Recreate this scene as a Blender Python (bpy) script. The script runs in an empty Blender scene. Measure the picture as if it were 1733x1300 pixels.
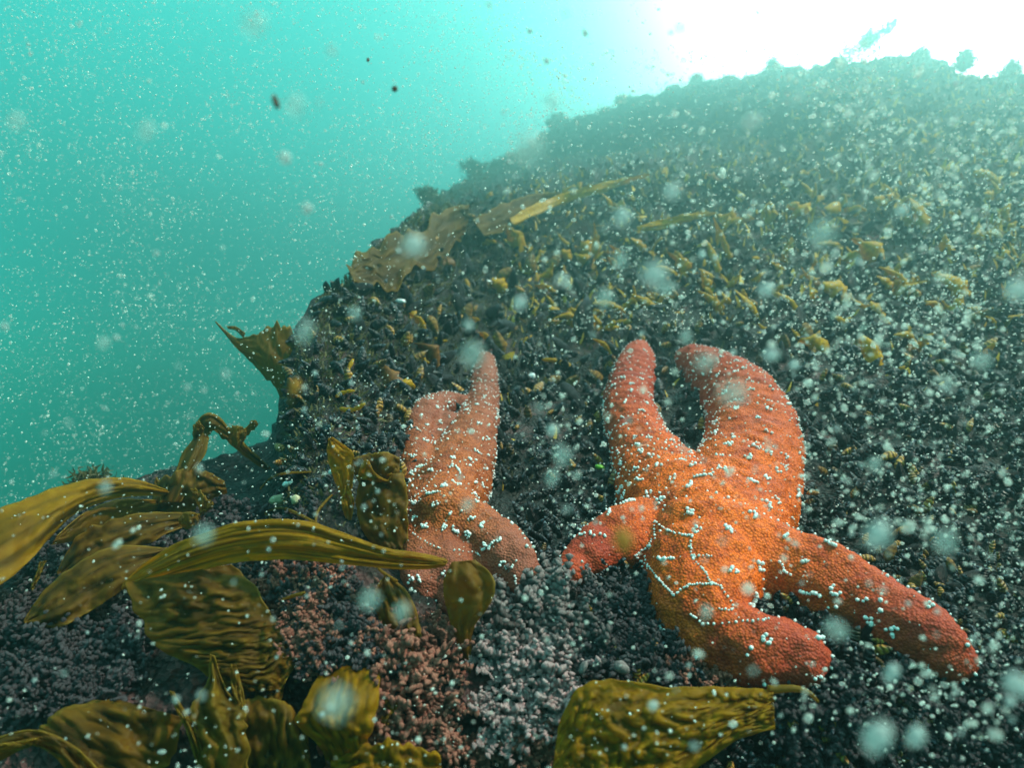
import bpy, bmesh, math, random
import numpy as np
from mathutils import Vector, Matrix, Quaternion, noise
from mathutils.bvhtree import BVHTree

random.seed(7)
rng = np.random.default_rng(7)
scene = bpy.context.scene
col = scene.collection
R = math.radians

# ------------------------------------------------------------------ camera
F, CX, CY = 1155.0, 866.5, 650.0            # focal length and centre in photo pixels
cam_d = bpy.data.cameras.new('camera')
cam_d.lens = 24.0
cam_d.sensor_width = 36.0
cam_d.clip_start = 0.01
cam_d.clip_end = 200
cam_d.dof.use_dof = True
cam_d.dof.focus_distance = 0.50
cam_d.dof.aperture_fstop = 10.0
cam = bpy.data.objects.new('camera', cam_d)
cam.rotation_euler = (R(90), 0, 0)
col.objects.link(cam)
scene.camera = cam

# ------------------------------------------------------------------ light
scene.view_settings.view_transform = 'Standard'
scene.view_settings.look = 'None'
scene.view_settings.exposure = 0.78
scene.view_settings.gamma = 1
SUN = Vector((0.60, -0.12, 0.79)).normalized()      # direction towards the sun
sun_d = bpy.data.lights.new('sun', 'SUN')
sun_d.energy = 5.0
sun_d.angle = R(0.6)
sun_d.color = (1.0, 0.88, 0.72)
sun = bpy.data.objects.new('sun', sun_d)
sun.rotation_euler = SUN.to_track_quat('Z', 'Y').to_euler()
col.objects.link(sun)

world = bpy.data.worlds.new('World')
scene.world = world
world.use_nodes = True
wt = world.node_tree
wt.nodes.clear()
def wn(t, **k):
    n = wt.nodes.new(t)
    for a, b in k.items():
        setattr(n, a, b)
    return n
wl = wt.links.new
out = wn('ShaderNodeOutputWorld')
bg = wn('ShaderNodeBackground')
bg.inputs['Strength'].default_value = 1.0
tc = wn('ShaderNodeTexCoord')
sep = wn('ShaderNodeSeparateXYZ')
wl(tc.outputs['Generated'], sep.inputs[0])
mr = wn('ShaderNodeMapRange'); mr.inputs[1].default_value = -0.6; mr.inputs[2].default_value = 1.0
wl(sep.outputs['Z'], mr.inputs[0])
ramp = wn('ShaderNodeValToRGB')
els = ramp.color_ramp.elements
els[0].position = 0.0;  els[0].color = (0.002, 0.09, 0.07, 1)
els[1].position = 1.0;  els[1].color = (0.60, 1.0, 0.95, 1)
for p_, c_ in ((0.30, (0.002, 0.33, 0.245, 1)), (0.44, (0.002, 0.47, 0.36, 1)), (0.66, (0.008, 0.54, 0.44, 1))):
    e = els.new(p_); e.color = c_
nzw = wn('ShaderNodeTexNoise'); nzw.inputs['Scale'].default_value = 5.0; nzw.inputs['Detail'].default_value = 5.0
wl(tc.outputs['Generated'], nzw.inputs['Vector'])
murk = wn('ShaderNodeMath', operation='MULTIPLY_ADD'); murk.inputs[1].default_value = 0.10; murk.inputs[2].default_value = -0.05
wl(nzw.outputs['Fac'], murk.inputs[0])
mad = wn('ShaderNodeMath', operation='ADD')
wl(mr.outputs[0], mad.inputs[0]); wl(murk.outputs[0], mad.inputs[1])
wl(mad.outputs[0], ramp.inputs[0])
g = Vector((0.511, 0.726, 0.459)).normalized()     # where the bright surface shows through the water
dot = wn('ShaderNodeVectorMath', operation='DOT_PRODUCT')
dot.inputs[1].default_value = g
wl(tc.outputs['Generated'], dot.inputs[0])
mx = wn('ShaderNodeMath', operation='MAXIMUM'); mx.inputs[1].default_value = 0.0
wl(dot.outputs['Value'], mx.inputs[0])
pw = wn('ShaderNodeMath', operation='POWER'); pw.inputs[1].default_value = 40.0
wl(mx.outputs[0], pw.inputs[0])
glow = wn('ShaderNodeVectorMath', operation='SCALE')
glow.inputs[0].default_value = (12, 12, 11.8)
wl(pw.outputs[0], glow.inputs['Scale'])
pw2 = wn('ShaderNodeMath', operation='POWER'); pw2.inputs[1].default_value = 9.0
wl(mx.outputs[0], pw2.inputs[0])
glow2 = wn('ShaderNodeVectorMath', operation='SCALE')
glow2.inputs[0].default_value = (0.60, 0.82, 0.80)
wl(pw2.outputs[0], glow2.inputs['Scale'])
add0 = wn('ShaderNodeVectorMath', operation='ADD')
wl(glow.outputs[0], add0.inputs[0]); wl(glow2.outputs[0], add0.inputs[1])
add = wn('ShaderNodeVectorMath', operation='ADD')
wl(ramp.outputs[0], add.inputs[0]); wl(add0.outputs[0], add.inputs[1])
sky = wn('ShaderNodeTexSky')
sky.sky_type = 'NISHITA'; sky.sun_disc = False
sky.sun_elevation = math.asin(SUN.z); sky.sun_rotation = math.atan2(SUN.x, SUN.y)
skm = wn('ShaderNodeVectorMath', operation='MULTIPLY')
skm.inputs[1].default_value = (0.006, 0.05, 0.045)   # daylight filtered by the water above
wl(sky.outputs[0], skm.inputs[0])
add2 = wn('ShaderNodeVectorMath', operation='ADD')
wl(add.outputs[0], add2.inputs[0]); wl(skm.outputs[0], add2.inputs[1])
wl(add2.outputs[0], bg.inputs['Color'])
wl(bg.outputs[0], out.inputs['Surface'])

# ------------------------------------------------------------------ helpers
def tag(o, label=None, cat=None, group=None, kind=None):
    if label: o['label'] = label
    if cat: o['category'] = cat
    if group: o['group'] = group
    if kind: o['kind'] = kind
    return o

def mesh_obj(name, verts, faces, mat, parent=None, loc=None, smooth=True, attrs=None):
    me = bpy.data.meshes.new(name)
    v = np.asarray(verts, dtype=float)
    if loc is not None:
        v = v - np.asarray(loc, dtype=float)
    me.from_pydata(v.tolist(), [], faces if isinstance(faces, list) else faces.tolist())
    if smooth:
        me.polygons.foreach_set('use_smooth', [True] * len(me.polygons))
    if attrs:
        for k, a in attrs.items():
            at = me.attributes.new(k, 'FLOAT', 'POINT')
            at.data.foreach_set('value', np.asarray(a, dtype=np.float32))
    if mat: me.materials.append(mat)
    me.update()
    o = bpy.data.objects.new(name, me)
    col.objects.link(o)
    if loc is not None: o.location = loc
    if parent: o.parent = parent
    return o

def P(px, py, d):
    return Vector(((px - CX) / F * d, d, (CY - py) / F * d))

def catmull(pts, n):
    pts = np.asarray(pts, dtype=float)
    m = len(pts)
    t = np.linspace(0, m - 1, n)
    i = np.clip(t.astype(int), 0, m - 2)
    f = (t - i)[:, None]
    p0 = pts[np.clip(i - 1, 0, m - 1)]; p1 = pts[i]; p2 = pts[i + 1]; p3 = pts[np.clip(i + 2, 0, m - 1)]
    return 0.5 * (2 * p1 + (p2 - p0) * f + (2 * p0 - 5 * p1 + 4 * p2 - p3) * f ** 2 + (3 * p1 - p0 - 3 * p2 + p3) * f ** 3)

def tube(pts, rad, n=8, seg=24):
    """tapered round tube along a smooth curve: verts, faces"""
    c = catmull([tuple(p) for p in pts], seg)
    r = catmull([[x] for x in rad], seg)[:, 0]
    vs, fs = [], []
    up = np.array([0.3, 0.8, 0.5])
    for i in range(seg):
        a = c[min(i + 1, seg - 1)] - c[max(i - 1, 0)]
        a /= np.linalg.norm(a) + 1e-9
        u = np.cross(a, up); u /= np.linalg.norm(u) + 1e-9
        w = np.cross(a, u)
        for k in range(n):
            th = 2 * math.pi * k / n
            vs.append(c[i] + r[i] * (math.cos(th) * u + math.sin(th) * w))
    for i in range(seg - 1):
        for k in range(n):
            k2 = (k + 1) % n
            fs.append((i * n + k, i * n + k2, (i + 1) * n + k2, (i + 1) * n + k))
    fs.append(tuple(range(n))[::-1]); fs.append(tuple((seg - 1) * n + k for k in range(n)))
    return vs, fs

ICO = {}
def ico(sub):
    if sub not in ICO:
        bm = bmesh.new(); bmesh.ops.create_icosphere(bm, subdivisions=sub, radius=1)
        bm.verts.ensure_lookup_table()
        ICO[sub] = (np.array([v.co[:] for v in bm.verts]), np.array([[v.index for v in f.verts] for f in bm.faces]))
        bm.free()
    return ICO[sub]

def merge(bv, bf, mats):
    """copies of one small mesh (verts bv, faces bf) under N 3x4 matrices -> one big mesh"""
    M = np.asarray(mats)
    n, k = len(M), len(bv)
    V = np.einsum('nij,kj->nki', M[:, :, :3], bv) + M[:, None, :, 3]
    Fc = (bf[None, :, :] + (np.arange(n) * k)[:, None, None]).reshape(-1, bf.shape[1])
    return V.reshape(-1, 3), Fc

def frame(nrm, spin, scale, loc):
    """3x4 matrix: z along nrm, spun about it"""
    q = Vector(nrm).to_track_quat('Z', 'Y') @ Quaternion((0, 0, 1), spin)
    m = np.array(q.to_matrix())
    s = np.array(scale) if hasattr(scale, '__len__') else np.array([scale] * 3)
    return np.hstack([m * s[None, :], np.array(loc)[:, None]])

# ------------------------------------------------------------------ materials
class Mat:
    def __init__(self, name):
        self.m = bpy.data.materials.new(name); self.m.use_nodes = True
        self.t = self.m.node_tree; self.p = self.t.nodes['Principled BSDF']; self.o = self.t.nodes['Material Output']
    def n(self, t, **k):
        x = self.t.nodes.new(t)
        for a, b in k.items(): setattr(x, a, b)
        return x
    def l(self, a, b): self.t.links.new(a, b)
    def coord(self, kind='Object'): return self.n('ShaderNodeTexCoord').outputs[kind]
    def noise(self, scale, detail=4, rough=0.6, vec=None):
        x = self.n('ShaderNodeTexNoise'); x.inputs['Scale'].default_value = scale
        x.inputs['Detail'].default_value = detail; x.inputs['Roughness'].default_value = rough
        self.l(vec if vec is not None else self.coord(), x.inputs['Vector']); return x.outputs['Fac']
    def voro(self, scale, vec=None):
        x = self.n('ShaderNodeTexVoronoi'); x.inputs['Scale'].default_value = scale
        self.l(vec if vec is not None else self.coord(), x.inputs['Vector']); return x.outputs['Distance']
    def ramp(self, fac, stops):
        x = self.n('ShaderNodeValToRGB'); e = x.color_ramp.elements
        e[0].position, e[0].color = stops[0][0], (*stops[0][1], 1)
        e[1].position, e[1].color = stops[-1][0], (*stops[-1][1], 1)
        for p_, c_ in stops[1:-1]:
            y = e.new(p_); y.color = (*c_, 1)
        self.l(fac, x.inputs[0]); return x.outputs[0]
    def mix(self, fac, a, b, mode='MIX'):
        x = self.n('ShaderNodeMix', data_type='RGBA', blend_type=mode)
        for s, v in ((0, fac), (6, a), (7, b)):
            if isinstance(v, (int, float)): x.inputs[s].default_value = v
            elif isinstance(v, tuple): x.inputs[s].default_value = (*v, 1)
            else: self.l(v, x.inputs[s])
        return x.outputs[2]
    def attr(self, name):
        x = self.n('ShaderNodeAttribute'); x.attribute_name = name; return x.outputs['Fac']
    def math(self, op, a, b=0.0):
        x = self.n('ShaderNodeMath', operation=op)
        for i, v in enumerate((a, b)):
            if isinstance(v, (int, float)): x.inputs[i].default_value = v
            else: self.l(v, x.inputs[i])
        return x.outputs[0]
    def bump(self, h, dist, strength=1.0):
        x = self.n('ShaderNodeBump'); x.inputs['Distance'].default_value = dist; x.inputs['Strength'].default_value = strength
        self.l(h, x.inputs['Height']); self.l(x.outputs[0], self.p.inputs['Normal']); return x.outputs[0]
    def base(self, c):
        if isinstance(c, tuple): self.p.inputs['Base Color'].default_value = (*c, 1)
        else: self.l(c, self.p.inputs['Base Color'])
    def rough(self, r, spec=0.5):
        self.p.inputs['Roughness'].default_value = r; self.p.inputs['Specular IOR Level'].default_value = spec
    def translucent(self, c, f):
        t = self.n('ShaderNodeBsdfTranslucent')
        if isinstance(c, tuple): t.inputs[0].default_value = (*c, 1)
        else: self.l(c, t.inputs[0])
        mxs = self.n('ShaderNodeMixShader'); mxs.inputs[0].default_value = f
        self.l(self.p.outputs[0], mxs.inputs[1]); self.l(t.outputs[0], mxs.inputs[2]); self.l(mxs.outputs[0], self.o.inputs['Surface'])

def m_rock():
    m = Mat('rock')
    a = m.noise(9, 8, 0.7); b = m.noise(45, 6, 0.65); c = m.voro(220)
    base = m.ramp(b, [(0.30, (0.006, 0.007, 0.008)), (0.5, (0.008, 0.008, 0.0075)), (0.72, (0.028, 0.024, 0.021))])
    pink = m.ramp(m.noise(120, 5), [(0.35, (0.02, 0.01, 0.010)), (0.7, (0.13, 0.055, 0.055))])
    f = m.ramp(a, [(0.52, (0, 0, 0)), (0.62, (1, 1, 1))])
    m.base(m.mix(f, base, pink)); m.rough(0.65, 0.25)
    m.bump(m.math('ADD', b, m.math('MULTIPLY', c, 0.8)), 0.006)
    return m.m
def m_star(name, hot, deep, gray):
    m = Mat(name)
    a = m.noise(34, 6, 0.7); b = m.noise(420, 4, 0.6); v = m.voro(620)
    base = m.ramp(a, [(0.30, deep), (0.52, hot), (0.72, tuple(min(1, x * 1.25 + 0.02) for x in hot))])
    gran = m.ramp(m.math('ADD', m.math('MULTIPLY', v, 0.6), m.math('MULTIPLY', b, 0.5)), [(0.22, (1.45, 1.40, 1.2)), (0.42, (1.0, 0.92, 0.85)), (0.72, (0.50, 0.32, 0.26))])
    c = m.mix(0.85, base, gran, 'MULTIPLY')
    c = m.mix(m.math('MULTIPLY', m.attr('tip'), 0.75), c, gray)
    m.base(c); m.rough(0.55, 0.2)
    m.p.inputs['Subsurface Weight'].default_value = 0.0
    m.bump(m.math('ADD', m.math('MULTIPLY', v, -1.0), m.math('MULTIPLY', b, 0.6)), 0.0008)
    return m.m
def m_simple(name, c1, c2, scale, rough=0.5, spec=0.4, trans=None, tf=0.4, bump=None, vary=0.0, gold=None):
    m = Mat(name)
    a = m.noise(scale, 4)
    c = m.ramp(a, [(0.32, c1), (0.68, c2)])
    if vary:
        rn = m.n('ShaderNodeObjectInfo').outputs['Random']
        c = m.mix(1.0, c, m.ramp(rn, [(0.0, (1 - vary,) * 3), (1.0, (1.0, 1.0, 1.0))]), 'MULTIPLY')
    if gold:
        c = m.mix(m.ramp(m.attr('rnd'), [(0.90, (0, 0, 0)), (0.93, (1, 1, 1))]), c, gold)
    m.base(c); m.rough(rough, spec)
    if bump: m.bump(m.noise(scale * 3, 3), bump)
    if trans: m.translucent(trans if isinstance(trans, tuple) else c, tf)
    return m.m
def m_kelp(name, dark, light, trans, tf=0.45, rough=0.55):
    m = Mat(name)
    a = m.noise(38, 6, 0.65); rim = m.attr('rim'); rip = m.attr('rip')
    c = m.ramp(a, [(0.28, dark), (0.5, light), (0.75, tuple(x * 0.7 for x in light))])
    mot = m.ramp(m.noise(150, 5, 0.75), [(0.34, (0, 0, 0)), (0.62, (1, 1, 1))])
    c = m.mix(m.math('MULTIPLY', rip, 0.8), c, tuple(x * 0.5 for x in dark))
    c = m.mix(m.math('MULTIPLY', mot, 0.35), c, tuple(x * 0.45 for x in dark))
    spots = m.ramp(m.noise(260, 2), [(0.66, (0, 0, 0)), (0.74, (1, 1, 1))])
    c = m.mix(m.math('MULTIPLY', spots, 0.35), c, (0.22, 0.20, 0.13))
    c = m.mix(m.math('MULTIPLY', rim, 0.7), c, (0.40, 0.24, 0.03))  # yellow blade edge: light through the thin margin put into the colour
    m.base(c); m.rough(rough, 0.22)
    m.bump(m.noise(180, 4), 0.0012)
    tcol = m.mix(m.math('MULTIPLY', rip, 0.85), trans, tuple(x * 0.12 for x in trans))
    m.translucent(m.mix(m.ramp(a, [(0.3, (0, 0, 0)), (0.7, (1, 1, 1))]), tcol, m.mix(0.5, tcol, (0.02, 0.015, 0.0))), tf)
    sh = m.o.inputs['Surface'].links[0].from_socket
    tp = m.n('ShaderNodeBsdfTransparent'); tp.inputs[0].default_value = (0.75, 0.55, 0.15, 1)
    b = m.n('ShaderNodeMixShader'); b.inputs[0].default_value = 0.30
    m.l(sh, b.inputs[1]); m.l(tp.outputs[0], b.inputs[2]); m.l(b.outputs[0], m.o.inputs['Surface'])
    return m.m
def m_mussel():
    m = Mat('mussel_shell')
    t = m.attr('along'); r = m.attr('rnd')
    wob = m.math('ADD', m.math('MULTIPLY', t, 30.0), m.math('MULTIPLY', m.noise(140, 3), 14.0))
    band = m.math('MULTIPLY', m.math('ADD', m.math('SINE', wob), 1.0), 0.5)
    dark = m.mix(m.math('MULTIPLY', band, 0.6), (0.004, 0.005, 0.007), (0.022, 0.022, 0.028))
    gold = m.mix(band, (0.16, 0.060, 0.012), (0.48, 0.24, 0.04))
    f = m.ramp(r, [(0.86, (0, 0, 0)), (0.93, (1, 1, 1))])
    c = m.mix(f, dark, gold)
    tipc = m.ramp(t, [(0.80, (0, 0, 0)), (0.97, (1, 1, 1))])
    c = m.mix(m.math('MULTIPLY', tipc, 0.45), c, (0.16, 0.20, 0.26))
    m.base(c); m.rough(0.38, 0.28)
    m.bump(band, 0.0006)
    return m.m

MAT_ROCK = m_rock()
MAT_STAR = m_star('sea_star_skin', (0.80, 0.128, 0.003), (0.36, 0.030, 0.003), (0.30, 0.026, 0.016))
MAT_STAR2 = m_star('sea_star_skin_pale', (0.40, 0.085, 0.014), (0.20, 0.034, 0.014), (0.24, 0.065, 0.045))
MAT_SPINE = m_simple('spine', (0.62, 0.64, 0.66), (0.85, 0.86, 0.88), 300, 0.35, 0.5)
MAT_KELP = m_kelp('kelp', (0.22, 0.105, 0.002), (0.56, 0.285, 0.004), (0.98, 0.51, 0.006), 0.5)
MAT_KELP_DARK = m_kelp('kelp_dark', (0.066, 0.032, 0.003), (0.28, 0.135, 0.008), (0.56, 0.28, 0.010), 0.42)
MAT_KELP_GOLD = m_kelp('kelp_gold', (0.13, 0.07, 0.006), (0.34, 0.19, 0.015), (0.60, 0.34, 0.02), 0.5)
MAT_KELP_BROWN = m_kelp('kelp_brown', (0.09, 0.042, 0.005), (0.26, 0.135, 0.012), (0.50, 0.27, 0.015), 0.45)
MAT_SPRIG = m_simple('golden_weed', (0.46, 0.22, 0.003), (0.88, 0.52, 0.008), 160, 0.4, 0.3, True, 0.5, vary=0.2)
MAT_SPRIG_BROWN = m_simple('brown_weed', (0.12, 0.045, 0.012), (0.32, 0.13, 0.03), 160, 0.5, 0.3, True, 0.35)
MAT_LILAC = m_simple('lilac_coralline', (0.55, 0.31, 0.34), (0.90, 0.62, 0.63), 300, 0.6, 0.3, bump=0.0006, vary=0.5)
MAT_PINK = m_simple('pink_coralline', (0.30, 0.085, 0.06), (0.68, 0.27, 0.20), 300, 0.6, 0.3, bump=0.0006, vary=0.72)
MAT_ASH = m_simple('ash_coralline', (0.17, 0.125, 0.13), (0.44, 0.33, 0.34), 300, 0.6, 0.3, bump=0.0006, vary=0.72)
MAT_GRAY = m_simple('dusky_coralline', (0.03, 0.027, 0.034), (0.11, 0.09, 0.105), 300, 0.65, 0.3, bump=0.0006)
MAT_MUSSEL = m_mussel()
MAT_TURF = m_simple('turf_weed', (0.014, 0.016, 0.009), (0.19, 0.155, 0.06), 70, 0.6, 0.3, True, 0.3, gold=(0.70, 0.45, 0.06))
def m_snow():
    m = Mat('snow_speck')
    m.base((0.86, 0.86, 0.82)); m.rough(0.6, 0.3)
    tr = m.n('ShaderNodeBsdfTranslucent'); tr.inputs[0].default_value = (0.86, 0.86, 0.82, 1)
    a = m.n('ShaderNodeMixShader'); a.inputs[0].default_value = 0.45
    m.l(m.p.outputs[0], a.inputs[1]); m.l(tr.outputs[0], a.inputs[2])
    tp = m.n('ShaderNodeBsdfTransparent'); b = m.n('ShaderNodeMixShader')
    m.l(m.attr('rnd'), b.inputs[0])
    m.l(tp.outputs[0], b.inputs[1]); m.l(a.outputs[0], b.inputs[2]); m.l(b.outputs[0], m.o.inputs['Surface'])
    return m.m
MAT_SNOW = m_snow()
MAT_SHELL = m_simple('pale_shell', (0.45, 0.50, 0.58), (0.85, 0.86, 0.86), 250, 0.25, 0.6)
def m_fleck(name, c, alpha):
    m = Mat(name)
    m.base(m.ramp(m.noise(400, 3), [(0.3, tuple(x * 0.75 for x in c)), (0.7, c)])); m.rough(0.7, 0.2)
    tr = m.n('ShaderNodeBsdfTranslucent'); tr.inputs[0].default_value = (*c, 1)
    a = m.n('ShaderNodeMixShader'); a.inputs[0].default_value = 0.5
    m.l(m.p.outputs[0], a.inputs[1]); m.l(tr.outputs[0], a.inputs[2])
    tp = m.n('ShaderNodeBsdfTransparent'); b = m.n('ShaderNodeMixShader'); b.inputs[0].default_value = alpha
    m.l(tp.outputs[0], b.inputs[1]); m.l(a.outputs[0], b.inputs[2]); m.l(b.outputs[0], m.o.inputs['Surface'])
    return m.m
MAT_FLECK = m_fleck('fleck_pale', (0.62, 0.68, 0.68), 0.62)
MAT_FLECK_FAINT = m_fleck('fleck_faint', (0.62, 0.72, 0.70), 0.28)
MAT_FLECK_ORANGE = m_fleck('fleck_orange', (0.55, 0.27, 0.06), 0.7)
MAT_FLECK_BROWN = m_fleck('fleck_brown', (0.20, 0.05, 0.015), 0.9)

# ------------------------------------------------------------------ rock: one big reef slope
CRX = [-900, -300, 0, 150, 300, 400, 455, 482, 505, 540, 590, 640, 700, 760, 830, 900, 1000, 1150, 1300, 1400, 1500, 1600, 1733, 2000, 2600]
CRY = [1000, 930, 880, 835, 800, 772, 745, 700, 565, 500, 458, 418, 368, 326, 280, 240, 192, 146, 118, 104, 100, 108, 130, 170, 260]
DCX = [-900, 0, 300, 455, 520, 600, 700, 830, 1000, 1200, 1500, 1733, 2600]
DCY = [0.70, 0.72, 0.78, 0.80, 0.80, 0.98, 1.40, 2.30, 2.80, 2.70, 2.50, 2.15, 1.9]
def crest(px): return np.interp(px, CRX, CRY)
def dcrest0(px): return np.interp(px, DCX, DCY)
def dcrest(px): return float(depth(px, float(crest(px))))
D0 = 0.365
def depth(px, py):
    pc, dc = crest(px), dcrest0(px)
    t = (py - pc) / (1300 - pc)
    s = np.clip(1 - t, 0, 1)
    rid = np.interp(px, [540, 600, 700, 800, 900, 1000, 1150], [462, 430, 386, 352, 324, 308, 290])   # nearer ridge, more reef far behind it
    jump = np.interp(px, [555, 620, 700, 800, 950, 1060, 1200, 1450], [0.0, 1.0, 2.5, 3.2, 2.8, 1.9, 0.8, 0.0])
    k = np.clip((rid - py) / 60, 0, 1)
    return D0 + (dc - D0) * s ** 2.6 + jump * k * k * (3 - 2 * k) - 0.05 * np.clip(t - 1, 0, 2)

cols = np.arange(-900, 2601, 6.0)
NR, NB = 250, 60
rows = []
for px in cols:
    pc, dc = float(crest(px)), float(dcrest(px))
    py = pc + (2300 - pc) * np.linspace(1, 0, NR) ** 1.35
    d = depth(px, py)
    X = (px - CX) / F * d; Z = (CY - py) / F * d
    s = np.linspace(0, 1, NB + 1)[1:]
    db = dc + 1.3 * s; zc = (CY - pc) / F * dc
    zb = zc - (zc + 2.1) * s ** 1.5
    rows.append(np.stack([np.r_[X, (px - CX) / F * db], np.r_[d, db], np.r_[Z, zb]], 1))
G = np.array(rows)
nc, nr = G.shape[:2]
du = np.gradient(G, axis=0); dv = np.gradient(G, axis=1)
N = np.cross(du, dv); N /= np.linalg.norm(N, axis=2, keepdims=True) + 1e-9
N *= np.sign((N * (np.array([0, -0.6, 1.0]))).sum(2, keepdims=True) + 1e-9)
Vf = G.reshape(-1, 3); Nf = N.reshape(-1, 3)
disp = np.empty(len(Vf))
for i, p in enumerate(Vf):
    q = Vector(p)
    r_ = q.length
    far = max(0.0, r_ - 0.75)
    disp[i] = 0.05 * min(far, 1.0) * noise.noise(q * 5.5) + 0.03 * min(far, 1.0) * noise.noise(q * 14) + 0.018 * noise.noise(q * 7) + 0.011 * noise.noise(q * 19) + 0.006 * abs(noise.noise(q * 48)) + 0.0035 * noise.noise(q * 110)
Vf = Vf + Nf * disp[:, None]
ii, jj = np.meshgrid(np.arange(nc - 1), np.arange(nr - 1), indexing='ij')
a = (ii * nr + jj).ravel()
Fq = np.stack([a, a + nr, a + nr + 1, a + 1], 1)
rock = mesh_obj('rock', Vf, Fq, MAT_ROCK)
tag(rock, kind='structure')
BV = BVHTree.FromPolygons([tuple(v) for v in Vf], [tuple(f) for f in Fq.tolist()])
ORG = Vector((0, 0, 0))
def surf(px, py):
    """point and outward normal of the reef seen at a photo pixel"""
    dr = P(px, py, 1.0).normalized()
    h = BV.ray_cast(ORG, dr, 20)
    if h[0] is None: return None
    n = h[1]
    if n.dot(dr) > 0: n = -n
    return h[0], n
def sdep(px, py):
    h = surf(px, py)
    return h[0].y if h else float(depth(px, max(py, float(crest(px)) + 1)))

# sea floor far below, all within the haze
gx = np.linspace(-4.8, 4.8, 90)
gy = np.linspace(-4.8, 9.3, 90)
gv = [(x, y, -1.9 + 0.12 * noise.noise(Vector((x * 0.6, y * 0.6, 0))) + 0.03 * noise.noise(Vector((x * 3, y * 3, 4)))) for x in gx for y in gy]
gf = [(i * 90 + j, (i + 1) * 90 + j, (i + 1) * 90 + j + 1, i * 90 + j + 1) for i in range(89) for j in range(89)]
tag(mesh_obj('seabed', gv, gf, m_simple('sand', (0.05, 0.045, 0.035), (0.14, 0.12, 0.09), 6, 0.8, 0.2, bump=0.02)), kind='structure')

# the water itself: even haze round everything
hv = [(x, y, z) for x in (-5, 5) for y in (-5, 9.5) for z in (-3.0, 2.4)]
hf = [(0, 1, 3, 2), (4, 6, 7, 5), (0, 4, 5, 1), (2, 3, 7, 6), (0, 2, 6, 4), (1, 5, 7, 3)]
hm = bpy.data.materials.new('haze'); hm.use_nodes = True
ht = hm.node_tree; ht.nodes.clear()
ho = ht.nodes.new('ShaderNodeOutputMaterial'); hp = ht.nodes.new('ShaderNodeVolumePrincipled')
hp.inputs['Color'].default_value = (0.40, 0.93, 0.84, 1)
hp.inputs['Density'].default_value = 0.265
hp.inputs['Anisotropy'].default_value = 0.80
ht.links.new(hp.outputs[0], ho.inputs['Volume'])
haze = mesh_obj('haze', hv, hf, hm, smooth=False)
tag(haze, kind='stuff')

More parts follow.
